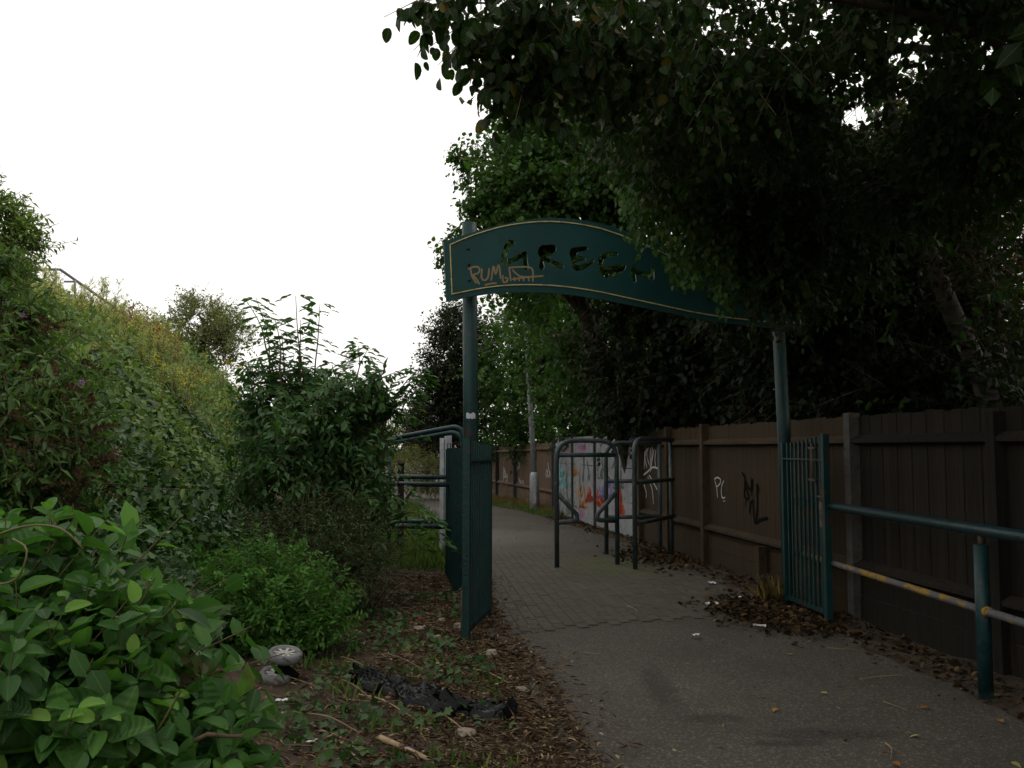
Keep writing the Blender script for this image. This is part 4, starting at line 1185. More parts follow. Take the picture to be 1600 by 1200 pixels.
# ------------------------------------------------------------------ ground cover on the bank
def scatter_bank(n, xr, yr, keep):
    x = rng.uniform(*xr, n * 3); y = rng.uniform(*yr, n * 3)
    m = keep(x, y); x, y = x[m][:n], y[m][:n]
    e = .05
    gx = (ground_z(x + e, y) - ground_z(x - e, y)) / (2 * e); gy = (ground_z(x, y + e) - ground_z(x, y - e)) / (2 * e)
    return x, y, ground_z(x, y), norm(np.stack([-gx, -gy, np.ones_like(gx)], -1))
def foot(y): return interp(y, [-5,0,4,6,8,12,20,30,45,70], [-1.2,-1.3,-1.5,-1.8,-2.0,-2.6,-4.0,-7.2,-15,-40])
def clumpy(x, y, s=1.0): return .5 + .25 * np.sin(x * 1.9 * s + 1.1 * y * s) + .25 * np.sin(y * 2.7 * s - x * .8 * s + 1)
def cover(name, label, cat, n, xr, yr, keep, tmpl, mat, L, W, hmax, dens_s=1.0, up=.7, towards=.35):
    x, y, z, nm = scatter_bank(n, xr, yr, keep)
    k = len(x)
    hh = hmax * (.15 + .85 * rng.random(k) ** .7) * (.35 + 1.1 * clumpy(x, y, dens_s))
    pos = np.stack([x, y, z], -1) + nm * hh[:, None] * .6 + np.array([0, 0, 1]) * hh[:, None] * .4
    d = norm(rdir(k) * 1.0 + np.array([.1, -.3, -.35]))
    nn = norm(nm * .7 + np.array([0, -towards, up]) + rng.normal(size=(k, 3)) * .45)
    s = .55 + .8 * rng.random(k)
    o = leaves_obj(name, pos, d, nn, L * s, W * s, tmpl, mat, None, np.clip(.75 * rng.random(k) + .3 * clumpy(x, y, 2.3) - .05, 0, 1))
    return tag(o, label, cat, None, 'stuff')
cover('ivy', 'dark ivy blanketing the steep foot of the bank', 'ivy', 26000, (-8, -1.9), (6.0, 13.5),
      lambda x, y: (x < foot(y) - .25) & (x > foot(y) - 2.6) & (rng.random(len(x)) < 1.0), T_IVY, M['leaf_ivy'], .085, .085, .28)
cover('bramble', 'lighter green bramble and bindweed over the upper bank', 'bramble', 34000, (-14, -3.5), (8.5, 24),
      lambda x, y: (x < foot(y) - 1.2) & (x > -y * .62 - 1), T_KITE, M['leaf_bank'], .095, .055, .5)
cover('ground_ivy', 'low leafy ground cover between the near bush and the bank', 'ground cover', 20000, (-4.4, -1.15), (3.6, 8.2),
      lambda x, y: (((y > 6.9 + .3 * np.sin(x * 4)) & (x < -1.75 + .2 * np.sin(y * 3))) | (x < -2.75)) & (x > foot(y) - 1.8), T_IVY, M['leaf_bush'], .06, .055, .24, 1.6)
cover('ivy', 'loose ivy leaves creeping over the brown mulch', 'ivy', 2200, (-2.4, .1), (4.3, 9.5),
      lambda x, y: (x < path_l(y) - .25) & (clumpy(x, y, 2.2) > .48) & (np.hypot(x + 1.63, y - 6.0) > .38) & (rng.random(len(x)) < .5), T_IVY, M['leaf_ivy'], .055, .052, .07, 3.0)
# rows of bright reflecting leaves at the foot of the ivy
ll = plant('laurel_spray', on_ground(240, 800, 6.7), 'spray of pale shining leaves hanging in front of the dark ivy hollow', 'plant')
PP, DD, NN_ = [], [], []
for k in range(46):
    x = 150 + 190 * k / 45 + rng.normal() * 5; y = 772 + 8 * math.sin(k * .5) + rng.normal() * 8
    PP.append(list(P(x, y, 6.5 + .15 * rng.normal()))); DD.append(norm(np.array([rng.normal() * .5, -.5, -.7]))); NN_.append(norm(np.array([rng.normal() * .25, -.45, 1.0])))
PP = np.array(PP)
big_leaves(ll, PP, np.array(DD), np.array(NN_), np.full(46, .085) * (.7 + .5 * rng.random(46)), np.full(46, .042), rng.random(46), T_LEAF, M['leaf_ivy'], 60)
limbs(ll, [([Vector(ll.location), P(150, 770, 6.6), P(240, 764, 6.5), P(335, 768, 6.5)], .006, .003)], M['twig'], 'stem', 5)

# ------------------------------------------------------------------ weeds on the bank top
def weed_mesh(seed, h, mat_, stalk, n_side=26):
    r_ = np.random.default_rng(seed)
    pos, dr, nn, L = [], [], [], []
    A, Bb = [], []
    for s in range(4):
        off = r_.normal(size=2) * .08
        tip = np.array([off[0] * 2.2, off[1] * 2.2, h * r_.uniform(.7, 1.0)]); base = np.array([off[0], off[1], -.1])
        A.append(base); Bb.append(tip)
        for k in range(n_side):
            t = .25 + .75 * r_.random()
            c = base + (tip - base) * t
            az = r_.uniform(0, 2 * math.pi)
            ln = .22 * (1.15 - t) + .06
            e = c + np.array([math.cos(az) * ln * .6, math.sin(az) * ln * .6, ln * .75])
            A.append(c); Bb.append(e)
            for j in range(7):
                q = c + (e - c) * r_.uniform(.3, 1.05) + r_.normal(size=3) * .012
                pos.append(q); dr.append(norm(r_.normal(size=3) * .7 + np.array([math.cos(az), math.sin(az), .8]))); nn.append(norm(r_.normal(size=3))); L.append(r_.uniform(.025, .05))
    v, f, vv = leaf_arrays(np.array(pos), np.array(dr), np.array(nn), np.array(L), np.array(L) * .32, T_KITE)
    fo = raw_mesh('foliage', v, f, mat_, np.repeat(r_.random(len(pos)), 2), vv)
    v, f = twig_arrays(np.array(A), np.array(Bb), .004)
    st = raw_mesh('stalks', v, f, stalk)
    return fo, st
wv = [weed_mesh(100 + k, 1.15, M['leaf_weed'], M['green_stem']) for k in range(3)]
rv = [weed_mesh(200 + k, .95, M['leaf_red'], M['twig'], 16) for k in range(2)]
def put_weed(kind, px, Y, sc, label, group, i):
    p = on_ground(px, 500, Y)
    o = plant('fleabane' if kind == 0 else 'dock_plant', p, label, 'weed', group)
    fo, st = (wv[i % 3] if kind == 0 else rv[i % 2])
    rz = random.uniform(0, 6.28)
    for nm_, me_ in (('foliage', fo), ('stalks', st)):
        inst(nm_, me_, o, (0, 0, 0), (0, 0, rz), (sc, sc, sc))['kind'] = 'stuff'
k_ = 0
for px in range(20, 420, 13):
    for row in range(2):
        Y = random.uniform(11.5, 13.5) if row == 0 else random.uniform(13.5, 16.0)
        pj = px + random.uniform(-8, 8)
        if pj > 300: Y += 3.5
        put_weed(0, pj, Y, random.uniform(.75, 1.15) * (.75 if 85 < pj < 235 else .78 if pj > 235 else 1), 'feathery pale green weed on the bank ' + ('above the butterfly bush' if pj < 110 else 'beside the steps handrail' if pj < 250 else 'below the small skyline tree'), 'pale weeds along the bank', k_); k_ += 1
for px in list(range(120, 280, 11)) + [75, 90, 300]:
    put_weed(1, px + random.uniform(-6, 6), random.uniform(14.6, 16.6), random.uniform(.7, 1.0), 'rusty brown seeding dock by the steps handrail on the bank', 'brown docks along the bank', k_); k_ += 1
# yellow ragwort heads
for (px, py, Y) in ((370, 574, 13.0), (388, 578, 13.0), (292, 592, 12.5), (160, 584, 11.0), (230, 570, 12.0)):
    g = on_ground(px, py, Y); t = P(px, py, Y)
    o = plant('ragwort', g, 'yellow flowered ragwort on the bank', 'weed', 'yellow ragwort on the bank')
    A = np.array([[0, 0, 0]] * 5, float); Bb = np.array([[rng.normal() * .12, rng.normal() * .1, max(t.z - g.z, .4) + rng.normal() * .06] for _ in range(5)])
    v, f = twig_arrays(A, Bb, .005)
    inst('stalks', raw_mesh('stalks', v, f, M['green_stem']), o)
    c = np.repeat(Bb, 9, 0) + rng.normal(size=(45, 3)) * .03
    leaves_obj('flowers', c, rdir(45), norm(np.array([0, 0, 1]) + rdir(45) * .4), .035, .032, T_KITE, M['flower_yellow'], o)['kind'] = 'stuff'

# ------------------------------------------------------------------ small trees on the bank
def tree(name, base, label, blobs, mat, tmpl, trunk_r, ntw, lpt, tl, L, W, group=None, bark=None, lean=None, cat='tree', twig=True, **kw):
    o = plant(name, base, label, cat, group)
    b = Vector(base)
    bl = np.array(blobs)
    top = Vector(bl[np.argmax(bl[:, 2])][:3])
    mid = Vector(bl[:, :3].mean(0))
    bk = bark or M['bark']
    pts = [b, lerp(b, mid, .5) + Vector((random.uniform(-.1, .1), 0, .1)), mid, top] if lean is None else lean
    limbs(o, [(pts, trunk_r, trunk_r * .25)], bk, 'trunk', 10)
    for q in bl[:10]:
        c = Vector(q[:3]); s = lerp(b, mid, random.uniform(.55, .95))
        limbs(o, [([s, (s + c) / 2 + Vector((0, 0, .15)), c], trunk_r * .4, trunk_r * .12)], bk, 'limb', 6)
    pcrown(o, mat, tmpl, M['twig'] if twig else None, .005, blobs=blobs, ntw=ntw, lpt=lpt, tl=tl, L=L, W=W, **kw)
    return o
tree('hawthorn_tree', on_ground(315, 560, 20), 'small wind shaped tree on the skyline of the bank', [B(310, 492, 20, 42, 24, .7), B(350, 515, 20, 38, 24, .7), B(285, 512, 20, 28, 18, .5), B(330, 530, 19.6, 40, 22, .6), B(370, 540, 19.6, 24, 26, .5)], M['leaf_olive'], T_KITE, .08, 1100, 8, .3, .06, .04, clump=9, inner=.3)
tree('ash_sapling', on_ground(-40, 500, 9.0), 'leafy sapling rising above the butterfly bush at the left edge', [B(-40, 410, 8.8, 50, 60, .5), B(-5, 365, 8.8, 32, 30, .4), B(-35, 330, 8.8, 40, 34, .5), B(5, 405, 8.7, 22, 22, .3)], M['leaf_bank'], T_KITE, .05, 900, 9, .28, .09, .028, droop=.2, inner=.3, clump=8)

def gap(pt):
    """openings in the canopy where the sky shows"""
    q = pt - np.array([0, 0, CAMH]); dep = q[:, 1] * CP + q[:, 2] * SP
    u = q[:, 0] / np.maximum(dep, .1) * F + 800; v_ = 600 - (-q[:, 1] * SP + q[:, 2] * CP) / np.maximum(dep, .1) * F
    k = np.zeros(len(pt))
    for (cx, cy_, rx, ry, st) in ((1335, 185, 26, 22, .9), (1418, 95, 36, 24, .8), (1400, 160, 26, 16, .9), (1370, 30, 22, 14, .6), (1520, 70, 60, 40, .5), (1200, 45, 120, 60, .62), (1290, 8, 60, 14, .6), (1150, 18, 50, 26, .6), (1440, 60, 30, 30, .8), (1010, 60, 70, 60, .45), (960, 150, 60, 40, .4), (1320, 130, 40, 40, .5)):
        k = np.maximum(k, .84 * st * (((u - cx) / rx) ** 2 + ((v_ - cy_) / ry) ** 2 < 1))
    return (k == 0) | ((rng.random(len(pt)) * .8 + .2 * np.sin(u * .21) * np.sin(v_ * .17)) > k)
# ------------------------------------------------------------------ trees on the right
# far shrubs where the path bends
tree('evergreen_tree', (-1.9, 27.5, 0), 'narrow dark evergreen tree behind the tall left gate post', [B(708, 560, 27, 40, 70, 1.0), B(700, 630, 27, 45, 60, 1.0), B(690, 590, 27, 22, 34, .7), B(720, 510, 27, 30, 40, .8), B(680, 655, 27, 22, 26, .6), B(735, 600, 27, 40, 110, 1.0)], M['leaf_dark'], T_KITE, .15, 2600, 8, .45, .11, .07, clump=9, inner=.3)
tree('purple_shrub', (-3.2, 34, 0), 'dark purple leaved shrub beyond the teal barrier rails', [B(675, 670, 33, 36, 34, 1.2), B(700, 690, 33, 40, 36, 1.2), B(655, 690, 33, 20, 24, .8)], M['leaf_purple'], T_KITE, .08, 1000, 8, .4, .11, .07, cat='shrub', inner=.3)
tree('green_shrub', (-4.9, 36, .3), 'yellow green shrub far beyond the tall left shrub', [B(640, 670, 36, 26, 26, 1.0), B(620, 690, 36, 36, 30, 1.2), B(655, 690, 36, 18, 26, .7)], M['leaf_yellow_green'], T_KITE, .06, 900, 8, .4, .10, .06, cat='shrub', inner=.3)
tree('dry_shrub', (-3.3, 28, 0), 'dry brownish shrub behind the middle barrier rail', [B(650, 735, 28, 38, 30, .8), B(680, 745, 28, 26, 26, .7)], M['leaf_olive'], T_KITE, .05, 700, 8, .4, .08, .03, cat='shrub', inner=.2)
# maple behind the gateway
mp_ = [B(930, 405, 14.2, 60, 34, .6), B(1000, 420, 14.0, 50, 34, .6), B(840, 400, 14.5, 60, 36, .6), B(795, 300, 15.5, 50, 50, 1.0), B(850, 255, 15.5, 60, 60, 1.2), B(745, 270, 15.5, 26, 24, .5), B(880, 200, 15.5, 80, 80, 1.2), B(850, 320, 15, 100, 80, 1.2), B(765, 355, 15.5, 35, 30, .7), B(950, 270, 15, 100, 90, 1.4), B(712, 410, 16, 14, 26, .4), B(815, 205, 15.5, 36, 36, .7), B(1020, 200, 14.5, 90, 90, 1.2)]
tree('maple_tree', (2.6, 16.8, 0), 'broad leafy tree rising behind the curved sign panel', mp_, M['leaf_mid'], T_LEAF, .22, 7000, 8, .36, .095, .08, clump=14, inner=.25)
# hedge of trees behind the fences
hd = [B(800, 690, 30, 36, 26, .5), B(850, 680, 26, 40, 28, .5), B(915, 672, 22, 50, 26, .4), B(770, 700, 33, 30, 22, .5), B(975, 660, 18, 36, 28, .4), B(800, 560, 26, 60, 80, 1.2), B(870, 520, 23, 70, 90, 1.3), B(940, 550, 20, 80, 90, 1.2), B(835, 640, 27, 60, 50, .8), B(920, 640, 21, 70, 50, .7), B(775, 640, 30, 36, 55, .8), B(860, 430, 18, 80, 60, 1.2)]
tree('hedge_tree', (2.6, 20.5, 0), 'dark leafy tree hanging over the far fence behind the lamp post', hd, M['leaf_mid'], T_LEAF, .16, 5000, 8, .5, .12, .09, clump=10, inner=.25, droop=.45)
hd2 = [B(1010, 665, 16.5, 60, 30, .4), B(1080, 655, 15.5, 70, 32, .4), B(1160, 650, 14.5, 70, 34, .4), B(1010, 540, 15, 80, 90, 1.0), B(1090, 560, 14.5, 90, 90, 1.0), B(1000, 640, 16, 70, 40, .6), B(1100, 630, 15, 80, 40, .6), B(1180, 560, 14, 70, 90, 1.0), B(1040, 450, 14.5, 90, 60, 1.0), B(1140, 450, 14, 90, 80, 1.0)]
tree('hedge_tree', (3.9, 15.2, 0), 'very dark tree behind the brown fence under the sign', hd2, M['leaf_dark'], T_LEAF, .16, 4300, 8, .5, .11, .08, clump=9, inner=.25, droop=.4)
# birch on the right
bt = plant('birch_tree', (5.75, 10.0, 0), 'white barked birch trunk leaning left behind the grey fence', 'tree')
limbs(bt, [([(5.85, 10.0, -.1), P(1545, 625, 10.0), P(1480, 470, 10.0), P(1432, 330, 10.0), P(1395, 180, 10.0), P(1350, -60, 10.0)], .135, .06)], M['birch'], 'trunk', 14)
bbl2 = [B(1455, 290, 9.3, 70, 50, .3), B(1540, 440, 9.4, 50, 60, .3), B(1390, 230, 9.2, 60, 50, .3), B(1500, 330, 11.5, 130, 120, .9), B(1560, 500, 12, 130, 130, .9), B(1430, 560, 12.5, 110, 90, .9), B(1580, 180, 10.5, 100, 130, .9), B(1330, 480, 13, 110, 110, .9)]
for q in bbl2: limbs(bt, [([P(1440, 360, 10.0), lerp(P(1440, 360, 10.0), Vector(q[:3]), .5) + Vector((0, 0, .3)), Vector(q[:3])], .04, .012)], M['bark'], 'limb', 6)
pcrown(bt, M['leaf_birch'], T_KITE, M['twig'], .004, blobs=bbl2, ntw=2600, lpt=8, tl=.5, L=.07, W=.05, droop=.6, clump=10, inner=.2)
# dark trees behind the fence on the right
dk = [B(1260, 635, 12.5, 90, 40, .4), B(1360, 625, 11.5, 100, 45, .4), B(1460, 620, 10.8, 100, 45, .4), B(1570, 610, 10.2, 110, 50, .4), B(1230, 340, 11, 100, 110, 1.0), B(1300, 420, 11.5, 110, 110, 1.0), B(1380, 300, 12, 90, 80, .9), B(1270, 560, 12, 90, 70, .9), B(1400, 480, 13, 120, 110, 1.0), B(1190, 430, 11.5, 80, 80, .9), B(1500, 560, 13.5, 140, 80, 1.0), B(1230, 240, 10.5, 70, 60, .8)]
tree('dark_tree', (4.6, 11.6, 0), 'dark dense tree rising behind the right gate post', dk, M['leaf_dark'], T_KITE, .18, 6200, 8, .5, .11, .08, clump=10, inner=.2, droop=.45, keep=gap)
dk2 = [B(1560, 300, 14, 140, 130, 1.2), B(1500, 430, 15, 150, 120, 1.2), B(1600, 560, 15, 150, 120, 1.2), B(1480, 200, 15, 80, 60, 1.0), B(1350, 560, 16, 150, 110, 1.2)]
tree('autumn_tree', (9.5, 16, 0), 'tree with orange turning leaves glimpsed behind the birch trunk', dk2, M['leaf_autumn'], T_KITE, .18, 2600, 8, .5, .11, .08, clump=10, inner=.2)
# the big overhanging tree: roots behind the fence, branches over the path
ov = plant('overhanging_tree', (5.0, 6.4, 0), 'big tree at right with round leaves hanging over the top of the view', 'tree')
limbs(ov, [([(5.0, 6.4, -.1), (4.95, 6.3, 2.0), (4.7, 6.2, 4.2), (4.4, 6.0, 6.5)], .22, .10)], M['bark'], 'trunk', 12)
limbs(ov, [([(4.8, 6.25, 3.2), (3.2, 5.4, 4.0), (1.5, 4.4, 3.9), (.1, 3.8, 3.55), (-.20, 3.6, 3.3)], .035, .004), ([(4.7, 6.2, 3.8), (3.4, 6.8, 4.7), (1.8, 7.4, 4.9), (.6, 7.8, 4.7)], .045, .008), ([(4.6, 6.2, 4.4), (3.6, 5.0, 5.2), (2.2, 4.2, 5.3)], .05, .012), ([(4.8, 6.25, 3.4), (4.3, 7.6, 4.2), (3.4, 8.6, 4.4)], .06, .012)], M['bark'], 'limb', 8)
near_bl = [B(770, 25, 3.6, 75, 42, .3), B(830, 70, 3.7, 62, 60, .3), B(900, 45, 3.8, 90, 70, .35), B(820, 130, 3.7, 40, 34, .2), B(690, 8, 3.5, 30, 22, .15), B(850, 175, 3.8, 22, 26, .12), B(1000, 60, 4.2, 110, 80, .4), B(935, 120, 4.1, 60, 50, .25)]
p, ld, nn, L, W, rn, a, b = crown_data(near_bl, 430, 6, .16, .058, .046, droop=1.3, out=.5, rand=.6, bias=(-.2, 0, -.25), upn=.35, inner=.25)
extra = []
for (x, y) in ((627, 22), (646, 24), (663, 25), (676, 27), (653, 34), (668, 36), (767, 78), (769, 122), (782, 122), (758, 160), (777, 152), (790, 152), (793, 135), (724, 50), (733, 38), (842, 190), (824, 232), (838, 225)):
    extra.append((x, y))
pe = np.array([list(P(x, y - 9, 3.55)) for x, y in extra]); ne = len(pe)
p = np.concatenate([p, pe]); ld = np.concatenate([ld, norm(np.array([0, 0, -1.]) + rng.normal(size=(ne, 3)) * .25)]); nn = np.concatenate([nn, norm(np.array([.1, -1., .3]) + rng.normal(size=(ne, 3)) * .4)])
L = np.concatenate([L, np.full(ne, .05)]); W = np.concatenate([W, np.full(ne, .04)]); rn = np.concatenate([np.where(rng.random(len(rn)) < .04, 1.0, rn * .88), rng.random(ne) * .8])
big_leaves(ov, p, ld, nn, L, W, rn, T_ROUND, M['leaf_over'], 300)
v, f = twig_arrays(a, b, .0028); put(inst('twigs', raw_mesh('twigs', v, f, M['twig']), ov), ov)['kind'] = 'stuff'
limbs(ov, [([P(780, 5, 3.6), P(700, 5, 3.55), P(640, 12, 3.55)], .005, .002), ([P(800, 100, 3.6), P(785, 125, 3.6), P(762, 145, 3.55)], .004, .002), ([P(810, 60, 3.6), P(790, 68, 3.6), P(768, 68, 3.55)], .004, .002)], M['twig'], 'twig', 5)
big_bl = [B(1245, 470, 8.2, 42, 36, .2), B(1180, 420, 8.1, 40, 40, .2), B(1200, 350, 7.9, 80, 70, .35), B(1120, 300, 8.0, 80, 70, .35), B(1230, 430, 8.0, 45, 45, .25), B(1075, 255, 8.1, 60, 50, .3), B(1300, 360, 8.3, 90, 90, .4), B(1120, 60, 5.5, 150, 90, .6), B(1000, 130, 6.2, 110, 80, .6), B(1180, 160, 6.2, 130, 90, .6), B(1080, 190, 7.2, 110, 80, .6), B(1270, 60, 6.0, 90, 80, .6), B(1480, 40, 5.5, 130, 70, .6), B(1570, 140, 6.0, 120, 120, .6), B(1230, 250, 7.5, 110, 70, .5), B(1340, 10, 5.0, 120, 40, .5), B(1490, 250, 7.0, 130, 90, .6), B(1340, 280, 8.5, 110, 70, .5)]  # includes foliage added to darken the sign's right end
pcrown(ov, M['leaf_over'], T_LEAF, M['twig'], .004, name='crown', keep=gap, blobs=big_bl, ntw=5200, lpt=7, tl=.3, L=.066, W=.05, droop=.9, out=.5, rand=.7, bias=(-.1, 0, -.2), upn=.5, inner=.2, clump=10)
# upper crown; unseen masses above and behind the camera added to shade the lane
hi_bl = [(4.2, 6.0, 6.4, 2.6, 3.0, 1.3), (2.4, 7.5, 6.0, 1.6, 2.6, .8), (4.5, 2.0, 5.6, 2.4, 3.0, 1.6), (4.6, 9.5, 6.8, 2.4, 3.0, 1.6), (4.9, 4.0, 3.6, 1.1, 3.0, 1.3), (3.6, 13, 6.0, 2.0, 3.0, 1.2), (4.4, -2.0, 5.0, 2.4, 3.0, 1.8), (2.2, 2.6, 6.0, 2.0, 3.2, .9), (2.2, -2.6, 5.6, 2.2, 3.2, 1.1), (1.9, 11.0, 6.6, 1.7, 2.6, .9), (5.6, 12, 5.0, 2.0, 4.0, 2.6), (6.2, 4, 4.6, 1.6, 5.0, 2.6), (3.2, -6.5, 4.2, 3.0, 2.0, 2.8), (.2, -8.0, 4.6, 2.6, 2.0, 3.0), (3.0, 2.5, 4.7, 1.5, 2.5, .6), (3.4, 5.5, 5.2, 1.3, 1.5, .6)]
pcrown(ov, M['leaf_over'], T_KITE, None, name='shade_crown', blobs=hi_bl, keep=gap, ntw=9600, lpt=8, tl=.5, L=.13, W=.10, droop=.5, inner=.2, clump=12)

# hanging ivy curtain in front of the sign
iv = plant('ivy_curtain', P(1060, 170, 8.2), 'curtain of ivy strands hanging in front of the right half of the sign', 'ivy')
PP, DD, NN_, LL, RR = [], [], [], [], []
sA, sB = [], []
strands = []
for k in range(95):
    x = rng.uniform(955, 1150)
    top = rng.uniform(150, 240)
    bot = np.interp(x, [955, 985, 1000, 1030, 1060, 1085, 1110, 1135, 1150], [300, 370, 395, 400, 440, 470, 430, 490, 470]) - abs(rng.normal()) * 55
    if bot - top < 30: continue
    strands.append((x, top, bot, rng.uniform(7.7, 8.45)))
for k in range(26):
    x = rng.uniform(1145, 1240); strands.append((x, rng.uniform(230, 320), rng.uniform(400, 470), rng.uniform(7.9, 8.5)))  # extra strands added to make the right end of the sign dark
strands += [(1002, 240, 402, 7.9), (1056, 260, 455, 7.9), (1047, 280, 448, 7.9), (1130, 250, 497, 7.8), (1118, 260, 468, 7.8), (1107, 240, 445, 7.85), (1068, 300, 446, 7.8), (1082, 330, 420, 7.9), (985, 230, 385, 8.0), (1128, 300, 480, 7.75)]
for (x, top, bot, Y) in strands:
    a = P(x + rng.normal() * 8, top, Y); b = P(x, bot, Y)
    n_ = max(4, int((bot - top) / 5.0))
    sA.append(list(a)); sB.append(list(b))
    for j in range(n_):
        t = (j + rng.random()) / n_
        c = a.lerp(b, t)
        PP.append([c.x + rng.normal() * .035, c.y + rng.normal() * .03, c.z]); DD.append(norm(np.array([rng.normal() * .55, rng.normal() * .3 - .15, -1.0]))); NN_.append(norm(np.array([-.35 + rng.normal() * .5, -.75, .55 + rng.normal() * .3])))
        LL.append(.045 + .03 * rng.random()); RR.append(rng.random() ** 1.2)
LL = np.array(LL)
big_leaves(iv, np.array(PP), np.array(DD), np.array(NN_), LL, LL * .72, np.array(RR), T_LEAF, M['leaf_mid'], 300)
v, f = twig_arrays(np.array(sA), np.array(sB), .003); put(inst('strands', raw_mesh('strands', v, f, M['twig']), iv), iv)['kind'] = 'stuff'

# ------------------------------------------------------------------ verge grass and litter
def blades(name, label, cat, n, xr, yr, keep, mat, h, root=None):
    x = rng.uniform(*xr, n * 4); y = rng.uniform(*yr, n * 4)
    m = keep(x, y); x, y = x[m][:n], y[m][:n]; k = len(x)
    pos = np.stack([x, y, ground_z(x, y) - .01], -1)
    d = norm(np.array([0, 0, 1.]) + rng.normal(size=(k, 3)) * .38)
    o = leaves_obj(name, pos, d, norm(np.array([0, -1., .2]) + rng.normal(size=(k, 3)) * .5), h * (.5 + .8 * rng.random(k)), .012 + .008 * rng.random(k), T_KITE, mat, root)
    return tag(o, label, cat, None, 'stuff')
blades('grass', 'green grass along the left edge of the far path', 'grass', 7000, (-4.6, -.5), (11.5, 24), lambda x, y: (x < path_l(y) - .05) & (x > path_l(y) - 1.6), M['grass'], .26)
blades('grass', 'short grass and weeds below the far fence', 'grass', 5000, (-2.2, 1.2), (21.2, 31), lambda x, y: (x > path_r(y) + .05) & (x < path_r(y) + 1.3), M['grass'], .10)
blades('dry_grass', 'dry straw coloured grass under the far fence', 'grass', 2500, (-2.2, 1.2), (22, 33), lambda x, y: (x > path_r(y) + .35) & (x < path_r(y) + 1.5), M['dry_grass'], .16)
blades('grass', 'sparse grass blades sprouting through the near mulch', 'grass', 260, (-1.6, .2), (4.3, 7.0), lambda x, y: (x < path_l(y) - .2) & (clumpy(x, y, 3.1) > .72), M['grass'], .10)
tuft = plant('dry_grass_tuft', (2.70, 9.42, 0), 'tuft of dry straw at the foot of the right gate leaf', 'grass')
n_ = 120
leaves_obj('stalks', np.stack([rng.normal(size=n_) * .05, rng.normal(size=n_) * .05, np.zeros(n_)], -1), norm(np.array([-.2, -.3, .9]) + rng.normal(size=(n_, 3)) * .5), rdir(n_), .16 + .2 * rng.random(n_), .008, T_KITE, M['dry_grass'], tuft)

def litter(name, label, cat, n, fn, mat, L, W, tmpl=T_KITE, flat=.35, lift=.012):
    x, y = fn(n); k = len(x)
    z = np.maximum(ground_z(x, y), np.where((x > path_l(y)) & (x < path_r(y)), .012, -1))
    pos = np.stack([x, y, z + lift * rng.random(k) + .003], -1)
    d = norm(rng.normal(size=(k, 3)) * np.array([1, 1, .18]))
    nn = norm(np.array([0, 0, 1.]) + rng.normal(size=(k, 3)) * flat)
    s = .5 + rng.random(k)
    o = leaves_obj(name, pos, d, nn, L * s, W * s, tmpl, mat)
    return tag(o, label, cat, None, 'stuff')
def fn_mulch(n):
    y = 3.8 + 7.5 * rng.random(n) ** 1.2; w = np.abs(rng.normal(size=n)) * .9
    x = path_l(y) + .14 + np.where(rng.random(n) < .12, .35 * rng.random(n), 0) - w; m = x > -3.2
    return x[m], y[m]
litter('mulch', 'brown shredded bark and straw covering the soil left of the path', 'mulch', 15000, fn_mulch, M['mulch'], .062, .0075, T_KITE, .6, .03)
litter('mulch', 'coarse brown wood chips and dead leaves left of the path', 'mulch', 5200, fn_mulch, M['mulch'], .026, .016, T_KITE, .6, .03)
sx_, sy_ = fn_mulch(260)
sa = np.stack([sx_, sy_, ground_z(sx_, sy_) + .012 + .02 * rng.random(len(sx_))], -1)
sdir = norm(rng.normal(size=(len(sx_), 3)) * np.array([1, 1, .06])); sb = sa + sdir * (.07 + .16 * rng.random((len(sx_), 1)))
sb[:, 2] = np.maximum(ground_z(sb[:, 0], sb[:, 1]), -.002) + .012 + .02 * rng.random(len(sx_))
v, f = twig_arrays(sa, sb, .0024 + .002 * rng.random(len(sx_)))
tag(inst('dry_stalks', raw_mesh('dry_stalks', v, f, M['stick'])), 'pale dry stalks strewn over the mulch left of the path', 'straw', None, 'stuff')
def fn_right(n):
    y = rng.uniform(3.5, 21, n); w = np.abs(rng.normal(size=n)) * .22
    x = path_r(y) + .38 - w
    return x, y
litter('leaf_litter', 'dead brown leaves drifted along the foot of the fence', 'leaf litter', 2000, fn_right, M['litter_leaf'], .055, .036, T_LEAF, .5, .04)
def fn_heap(n):
    t = rng.random(n)
    x = 2.35 + .42 * rng.normal(size=n) * .6 + .15; y = 8.75 + .45 * rng.normal(size=n) - .25 * (x - 2.4)
    m = (x > 1.55) & (x < 3.1)
    return x[m], y[m]
litter('leaf_litter', 'heap of dead leaves swept up around the right gate leaf', 'leaf litter', 2600, fn_heap, M['litter_leaf'], .055, .038, T_LEAF, .6, .05)
def fn_bar(n):
    return 2.15 + .28 * rng.normal(size=n), 13.3 + .6 * rng.normal(size=n)
litter('leaf_litter', 'brown leaves gathered under the tube barriers', 'leaf litter', 1300, fn_bar, M['litter_leaf'], .055, .038, T_LEAF, .6, .03)
def fn_path(n):
    y = rng.uniform(4.2, 20, n); return rng.uniform(path_l(y) + .05, path_r(y)), y
litter('leaf_litter', 'scattered crumbs of leaf and straw on the asphalt path', 'leaf litter', 420, fn_path, M['mulch'], .032, .012, T_KITE, .3, .004)

